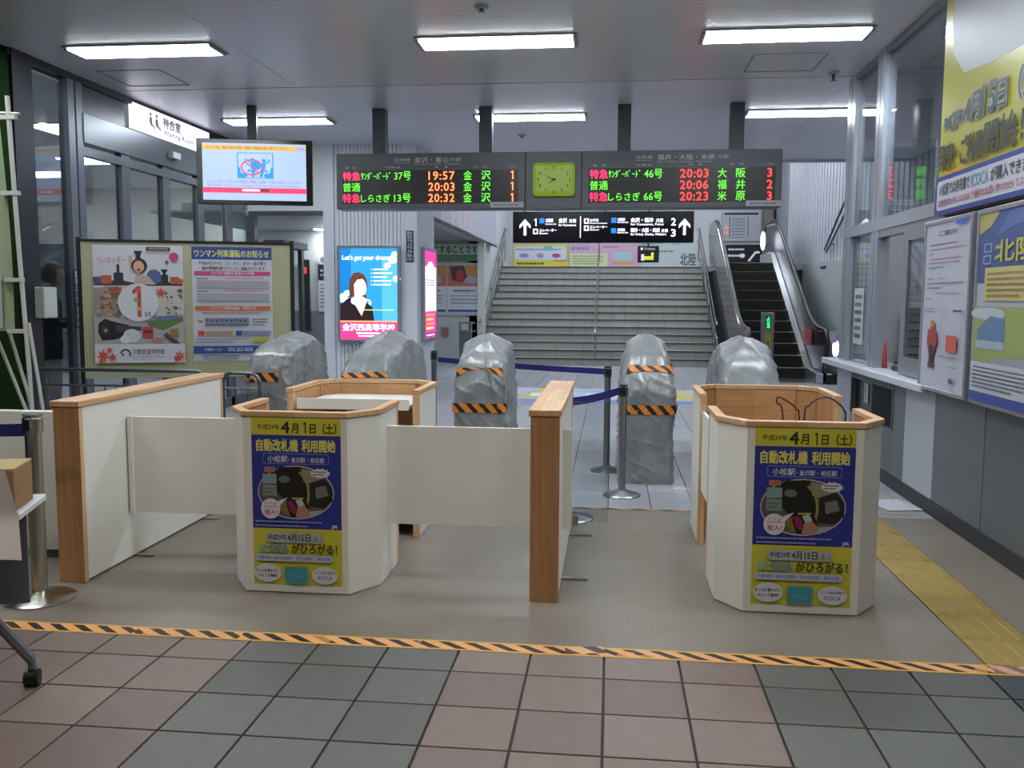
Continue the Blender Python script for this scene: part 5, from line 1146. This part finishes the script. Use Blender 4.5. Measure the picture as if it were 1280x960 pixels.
# green counter block behind banner
# ================================================================ DOOR CONTROL BOX and coloured pole
db = thing('door_control_box', 'white box fixed to the dark post of the waiting room door', 'box', (LW+.03, 7.42, 1.26), PI/2)
part('box', B().box(-.02, .17, -.09, 0, 0, .27), M('#a8aaa4', .5), db, .006, local=True); part('lid_line', B().box(.0, .15, -.092, -.09, .02, .25), M('#b2b4ae', .5), db, local=True)
cp = thing('striped_pole', 'slim blue pole with a pink lower end beside the waiting room door', 'pole', (-5.25, 8.7, 0))
part('blue_sleeve', B().cyl((-5.25, 8.7, 1.08), (-5.25, 8.7, 1.98), .032, n=12), M('#4a64b4', .5), cp, smooth=True); part('pink_sleeve', B().cyl((-5.25, 8.7, .82), (-5.25, 8.7, 1.08), .03, n=12), M('#a8506a', .5), cp, smooth=True); part('stem', B().cyl((-5.25, 8.7, 0), (-5.25, 8.7, .82), .012, n=8), ALUD, cp); part('base', B().cyl((-5.25, 8.7, 0), (-5.25, 8.7, .03), .14, n=20), DARK, cp)
# ================================================================ TABLE at the left edge
tr_ = .332; TP = (-2.16, 3.235)
def tloc(x, y): return (TP[0]+x*math.cos(tr_)-y*math.sin(tr_), TP[1]+x*math.sin(tr_)+y*math.cos(tr_))
tb_ = thing('folding_table', 'white topped folding table on a grey castor leg at the frame edge', 'table', (TP[0], TP[1], 0), tr_)
TG = M('#6d7077', .4, .3)
part('table_top', B().box(-1.5, 0, -.335, 0, .675, .70), M('#c9ccd2', .35), tb_, .004, local=True)
part('modesty_panel', B().box(-1.4, -.05, -.09, -.075, .30, .66), M('#6a6d74', .5), tb_, local=True)
part('leg', B().tube([(-.2, -.2, .66), (-.2, -.2, .40), (-.17, -.19, .31), (-.035, -.155, .10)], .02, 8), TG, tb_, smooth=True, local=True)
part('leg_stem', B().cyl((-.035, -.155, .12), (-.035, -.155, .055), .014, n=10), TG, tb_, local=True)
cs = part('castor', B().cyl((-.06, -.155, .032), (-.01, -.155, .032), .032, n=20), BLACK, tb_, smooth=True, local=True); part('fork', B().box(-.046, -.024, -.17, -.13, .03, .07), DARK, cs, local=True)
bx_ = thing('cardboard_box', 'brown cardboard box standing on the white table', 'box', (*tloc(-.02, -.315), .70), tr_)
part('carton', B().box(-.42, 0, 0, .22, 0, .15), M('#8d6c48', .7, 0, 0, .08, 6), bx_, .003, local=True); part('lid', B().box(-.42, 0, 0, .22, .15, .156), M('#a8935c', .6), bx_, local=True)
cl = B(); n = 14
for i in range(n+1):
    for k in range(n+1):
        f, g_ = i/n, k/n; x = -.45+.43*f+(.05*(1-g_)-.02*g_)*f; cl.v.append((x, -.338-.012*abs(math.sin(f*7))*(1-g_)-(.004 if g_ > .45 else .20*(.45-g_)+.004), .57+.30*g_+.012*math.sin(f*4)))
for i in range(n):
    for k in range(n): q = i*(n+1)+k; cl.f.append((q, q+n+1, q+n+2, q+1))
pc = thing('paper_cover', 'pale paper cover standing before the box and hanging over the table edge', 'cover', (*tloc(0, 0), 0), tr_)
part('sheet', cl, M('#b5b0a8', .7), pc, smooth='all', local=True)
# ================================================================ RIGHT WALL posters, notices, office things
bp_ = thing('banner_poster', 'large yellow poster with blue bottom border hung on the office windows', 'poster', (RW-.012, 6.47, 2.02), -PI/2)
part('sheet', B().box(0, 2.6, -.004, 0, 0, 1.46), M('#b9b53c', .3, coat=.6), bp_, local=True)
P = Print(bp_, 0, 1.46, 2.6, 1.46, 260, 146, y=-.005)
P.poly([(16,0),(260,0),(260,60),(140,66),(80,64),(36,60),(18,45),(12,25)], '#a9acae'); 
def otext(t, x0, y0, x1, y1, c, oc, bo): P.text(t, x0, y0, x1, y1, oc, bo+.07); P.text(t, x0+.4, y0+.4, x1-.4, y1-.4, c, bo)
otext('平成', 5, 82, 19, 92, '#3c4a3c', '#a3a8c4', .03); otext('29', 19.5, 81, 33, 94, '#3c4a3c', '#a3a8c4', .03); otext('年', 33.5, 82, 41, 92, '#3c4a3c', '#a3a8c4', .02); otext('4月', 42, 76, 68, 94, '#3c4a3c', '#a3a8c4', .04); otext('15', 69, 75, 90, 94, '#3c4a3c', '#a3a8c4', .05); otext('日（土）', 91, 76, 150, 95, '#3c4a3c', '#a3a8c4', .02)
P.text('発売・ご利用', 4, 100, 74, 118, '#2a2c1c', .05); P.text('開始！', 77, 98, 130, 118, '#2a2c1c', .05)
P.rect(0, 121, 260, 146, '#2e3a86'); P.rr(4, 124, 256, 143, 3, '#b6b8c0'); P.text('小松駅では券売機で', 8, 126, 60, 134, '#3a3c4a', .03); P.text('ICOCA', 62, 126, 88, 134, '#6f9ab4', .05); P.text('が購入できます。', 91, 126, 150, 134, '#3a3c4a', .03)
P.text('お財布代わりに ICOCA で便利なお買い物 ICOCA でスムーズ', 8, 136, 150, 141, '#b05a7a', .02); P.done()
for nm, y1, wd, lab in (('wall_poster_frame', 6.455, .82, 'aluminium framed white notice with a small standing figure on the grey wall'), ('wall_poster_frame', 5.56, .82, 'aluminium framed blue and yellow travel poster on the grey wall'), ):
    t = thing(nm, lab, 'notice', (RW-.0, y1, .86), -PI/2)
    part('case', B().box(0, wd, -.085, 0, 0, 1.12), M('#7c7f88', .35, .3), t, .004, local=True)
    frame(t, .025, wd-.025, .03, 1.09, .025, .012, M('#b9bcc2', .25, .7), y=-.085)
    W2, H2 = wd-.05, 1.06
    if 'white' in lab:
        P = Print(t, .025, 1.09, W2, H2, 200, 810, y=-.087)
        P.rect(0, 0, 200, 810, M('#b9b9c6', .18), 'sheet'); P.text('ご案内', 60, 35, 140, 62, '#5a5a6a', .03)
        for k, (y, c, x0, x1) in enumerate([(95, '#6a6a7a', 20, 185), (117, '#b86a7a', 20, 190), (140, '#6a6a7a', 18, 50), (165, '#b86a7a', 25, 175), (185, '#6a6a7a', 18, 170), (207, '#6a6a7a', 18, 110), (262, '#5a5a6a', 20, 55), (262, '#b86a7a', 70, 110), (285, '#5a5a6a', 20, 190), (308, '#5a5a6a', 20, 90), (335, '#7a7a8a', 60, 190), (362, '#5a5a6a', 20, 45), (410, '#7a7a8a', 15, 70), (425, '#7a7a8a', 15, 65)]): P.greek(x0, y, x1, y+13, c, 1, seed=k)
        P.rect(48, 505, 66, 600, '#a64a44'); P.ell(57, 492, 10, 17, '#b8862e'); P.poly([(38,520),(76,520),(82,580),(70,640),(44,640),(34,580)], '#9a4038'); P.rect(47, 600, 67, 700, '#3a2a2a'); P.rect(44, 690, 70, 712, '#4a4448')
        for x in (100, 185): P.line(x, 410, x, 640, 2, '#8a8a98')
        P.rect(125, 540, 170, 620, '#c05a50'); P.rect(150, 420, 185, 428, '#4a4a54'); P.line(100, 430, 185, 430, 1.5, '#8a8a98'); P.line(100, 520, 125, 520, 1.5, '#8a8a98'); P.greek(95, 640, 185, 652, '#5a5a6a', 1); P.greek(140, 685, 180, 697, '#6a6a7a', 1); P.ell(155, 755, 10, 13, '#4a5a9a')
        P.rect(148, 0, 188, 22, '#3c64b8', 'picture')
    else:
        P = Print(t, .025, 1.09, W2, H2, 200, 810, y=-.087)
        P.rect(0, 0, 200, 810, M('#a9b0bc', .18), 'sheet'); P.poly([(0,0),(200,0),(200,300),(0,300)], '#3f5487'); P.poly([(0,0),(70,0),(40,60),(0,90)], '#a8a05a'); P.poly([(60,110),(100,10),(200,0),(200,60),(120,70)], '#55699a')
        P.rr(20, 130, 48, 170, 6, '#8a92b8'); P.rr(24, 136, 44, 164, 5, '#3f5487'); P.rr(20, 180, 48, 220, 6, '#8a92b8'); P.rr(24, 186, 44, 214, 5, '#3f5487'); P.text('北陸', 60, 120, 190, 215, '#b4ac4a', .05)
        P.rect(30, 235, 190, 375, '#b9ad6c'); P.greek(40, 250, 185, 365, '#8a7a5a', 5); P.rect(0, 400, 200, 640, '#8f9a5c'); P.ell(50, 430, 60, 26, '#a9b3bc'); P.poly([(15,500),(60,440),(110,450),(110,560),(20,560)], '#5c7898'); P.rr(12, 545, 110, 580, 10, '#9aa6b4'); P.poly([(60,620),(200,600),(200,655),(80,660)], '#8c94a0')
        P.rect(0, 640, 200, 770, '#b2b6c0'); P.greek(8, 655, 190, 755, '#5a5e6e', 6); P.rect(0, 770, 200, 810, '#3a4c8e')
    P.done()
# ticket slot recess
tr = thing('service_hatch', 'black recessed hatch with a white label under the office counter', 'hatch', (RW, 7.9, .46))
part('recess', B().box(RW+.04, RW+.06, 7.28, 8.52, .455, .765), M('#0a0a0c', .3), tr)
part('slide', B().box(RW-.003, RW+.05, 7.30, 7.85, .46, .76), M('#08080a', .75), tr)
part('frame', B().box(RW-.006, RW+.05, 7.27, 7.30, .44, .78).box(RW-.006, RW+.05, 8.5, 8.53, .44, .78).box(RW-.006, RW+.05, 7.3, 8.5, .76, .78), ALUD, tr)
P = Print(tr, 0, 1, 1, 1, 1, 1)
l_ = thing('hatch_label', 'small white label on the black hatch', 'label', (RW+.036, 8.22, .56), -PI/2)
part('card', B().box(0, .12, -.004, 0, 0, .17), M('#b8bac0', .5), l_, local=True); P = Print(l_, 0, .17, .12, .17, 12, 17, y=-.005); P.text('使用中止', 3.5, 1.5, 8.5, 15.5, '#3a3a44', .0, vert=True); P.done()
# notices in the office window
for y, z, w_, h_, c, lab in ((8.62, 1.06, .30, .50, '#b9c4be', 'long white slip with brush lettering in the end window of the office'), (6.72, .98, .17, .50, '#a8bcc0', 'pale blue notice taped inside the sliding office window')):
    t = thing('window_notice', lab, 'notice', (RW+.022, y, z), -PI/2); part('sheet', B().box(0, w_, -.002, 0, 0, h_), M(c, .5), t, local=True)
    P = Print(t, 0, h_, w_, h_, 30, 50, y=-.003); P.greek(4, 4, 26, 46, '#5a625e', 6, fill=.5); P.done()
tag(part('colour_leaflet', B().box(RW+.045, RW+.047, 6.53, 6.68, 1.5, 1.72), M('#8a9a3a', .5), None), 'green and red leaflet inside the sliding office window', 'leaflet')
cab = thing('office_cabinet', 'dark slatted office cabinet seen through the sliding window', 'cabinet', (3.0, 8.5, .0))
part('body', B().box(2.72, 3.3, 8.3, 8.8, 0, 1.38), M('#1e2226', .5), cab)
for k in range(7): part('drawer', B().box(2.74, 3.28, 8.285, 8.3, .18+.17*k, .33+.17*k), M('#3a4045', .4), cab)
tag(part('red_cone', B().lathe([(0, 0), (.024, 0), (.02, .05), (.009, .21), (0, .22)], (2.28, 7.86, .891), 12), M('#9a2030', .5), None, smooth='all'), 'small red cone standing on the office counter', 'cone')
ph = thing('office_phone', 'dark telephone lying on the office counter', 'phone', (2.33, 7.55, .89)); part('base', B().box(2.26, 2.40, 7.42, 7.62, .89, .93), BLACK, ph, .01); part('handset', B().tube([(2.30, 7.41, .95), (2.30, 7.45, .97), (2.30, 7.58, .97), (2.30, 7.63, .95)], .018, 8), DARK, ph, smooth=True)
tag(part('green_display', B().box(2.30, 2.33, 8.30, 8.36, .96, 1.12), M('#28a060', .4, 0, 1.2), None), 'small green lit display in the end window of the office', 'display')
# ================================================================ PERSON behind the glass
pr = thing('person', 'person in a dark coat reading a paper behind the waiting room glass', 'person', (-5.87, 9.0, 0), 2.25)
SKIN = M('#a87f6c', .55); COAT = M('#15171c', .8, 0, 0, .1, 20); HAIR = M('#0f0c0b', .6)
def skinned(name, verts, edges, radii, mat, parent, root=0, sub=1):
    me = bpy.data.meshes.new(name); me.from_pydata(verts, edges, []); o = bpy.data.objects.new(name, me); COL.objects.link(o)
    md = o.modifiers.new('s', 'SKIN'); md.use_smooth_shade = True
    for i, r_ in enumerate(radii):
        rr_ = (r_, r_) if not isinstance(r_, tuple) else r_; me.skin_vertices[0].data[i].radius = rr_; me.skin_vertices[0].data[i].use_root = (i == root)
    sb = o.modifiers.new('u', 'SUBSURF'); sb.levels = sb.render_levels = sub
    me.materials.append(mat); o.parent = parent; return o
V = [(0,0,.93),(0,.0,1.08),(0,-.01,1.24),(0,-.01,1.40),(0,-.02,1.49),(0,-.03,1.55),
     (-.10,0,.88),(-.11,-.01,.50),(-.11,.02,.09),(-.12,-.13,.04), (.10,0,.88),(.11,.02,.50),(.11,.05,.09),(.12,-.10,.04),
     (-.17,0,1.42),(-.22,-.02,1.15),(-.14,-.26,1.17),(-.12,-.32,1.18), (.17,0,1.42),(.23,-.02,1.15),(.13,-.25,1.20),(.11,-.31,1.21)]
Ed = [(0,1),(1,2),(2,3),(3,4),(4,5),(0,6),(6,7),(7,8),(8,9),(0,10),(10,11),(11,12),(12,13),(3,14),(14,15),(15,16),(16,17),(3,18),(18,19),(19,20),(20,21)]
Rr = [(.15,.12),(.14,.11),(.155,.115),(.15,.11),(.06,.06),(.05,.05),.10,.07,.05,.045,.10,.07,.05,.045,.075,.055,.045,.035,.075,.055,.045,.035]
body = skinned('body', V, Ed, Rr, COAT, pr)
hd = B(); 
def blob(cx, cy, cz, rx, ry, rz, f=None, n=18, m_=14):
    b = B()
    for j in range(m_+1):
        th = PI*j/m_
        for i in range(n):
            a = 2*PI*i/n; x, y, z = math.sin(th)*math.cos(a), math.sin(th)*math.sin(a), math.cos(th)
            if f: x, y, z = f(x, y, z)
            b.v.append((cx+x*rx, cy+y*ry, cz+z*rz))
    for j in range(m_):
        for i in range(n): b.f.append((j*n+i, (j+1)*n+i, (j+1)*n+(i+1) % n, j*n+(i+1) % n))
    return b
def facef(x, y, z):
    k = 1-.28*max(0, -z)**1.5
    y2 = y
    if y < -.6 and abs(x) < .28: y2 = y-.16*max(0, 1-abs(x)/.28)*max(0, 1-abs(z+.12)/.22)      # nose
    if y < -.5 and abs(z-.1) < .18 and .15 < abs(x) < .55: y2 = y+.06                              # eye sockets
    if y < -.5 and abs(z+.5) < .1 and abs(x) < .3: y2 -= .05                                         # lips
    return x*k, y2*k, z
hdo = part('head', blob(0, -.06, 1.655, .078, .098, .118, facef, 24, 20), SKIN, pr, smooth='all', local=True)
for s_ in (-1, 1):
    part('eye', blob(s_*.03, -.148, 1.665, .011, .008, .007, None, 10, 8), M('#e0dcd8', .3), hdo, smooth='all', local=True)
    part('ear', blob(s_*.078, -.05, 1.65, .012, .02, .03, None, 10, 8), SKIN, hdo, smooth='all', local=True)
part('mouth', blob(0, -.152, 1.595, .022, .008, .005, None, 10, 6), M('#7a4040', .5), hdo, smooth='all', local=True)
def hairf(x, y, z):
    if y < -.35 and z < .35: return x*.8, -.2+.2*y, max(z, -.1)
    return x, y, max(z, -.75)
part('hair', blob(0, -.03, 1.685, .105, .125, .128, hairf, 24, 18), HAIR, pr, smooth='all', local=True)
for s_, hx_, hz in ((-1, -.12, 1.18), (1, .11, 1.21)):
    hv = [(hx_, -.31, hz), (hx_, -.37, hz+.015)]; he = [(0, 1)]; hr = [(.026, .02), (.034, .018)]
    for k in range(4):
        ox = (k-1.5)*.019; n0 = len(hv); ln = (.026, .032, .030, .022)[k]
        hv += [(hx_+ox, -.395, hz+.02), (hx_+ox, -.395-ln, hz+.018), (hx_+ox, -.395-ln*1.3, hz-.005)]; he += [(1, n0), (n0, n0+1), (n0+1, n0+2)]; hr += [.009, .0085, .007]
    n0 = len(hv); hv += [(hx_-s_*.035, -.36, hz+.03), (hx_-s_*.045, -.385, hz+.04)]; he += [(0, n0), (n0, n0+1)]; hr += [.011, .009]
    skinned('hand', hv, he, hr, SKIN, pr)
pa = thing('held_paper', 'white paper held open by the person behind the glass', 'paper', (-5.87, 9.0, 0), 2.25)
part('sheet', B().add([(-.11,-.40,1.20),(.10,-.40,1.22),(.10,-.46,1.45),(-.11,-.46,1.43),(-.11,-.402,1.20),(.10,-.402,1.22),(.10,-.462,1.45),(-.11,-.462,1.43)], [(0,1,2,3),(7,6,5,4),(0,4,5,1),(1,5,6,2),(2,6,7,3),(3,7,4,0)]), M('#a9acb0', .6), pa, local=True)
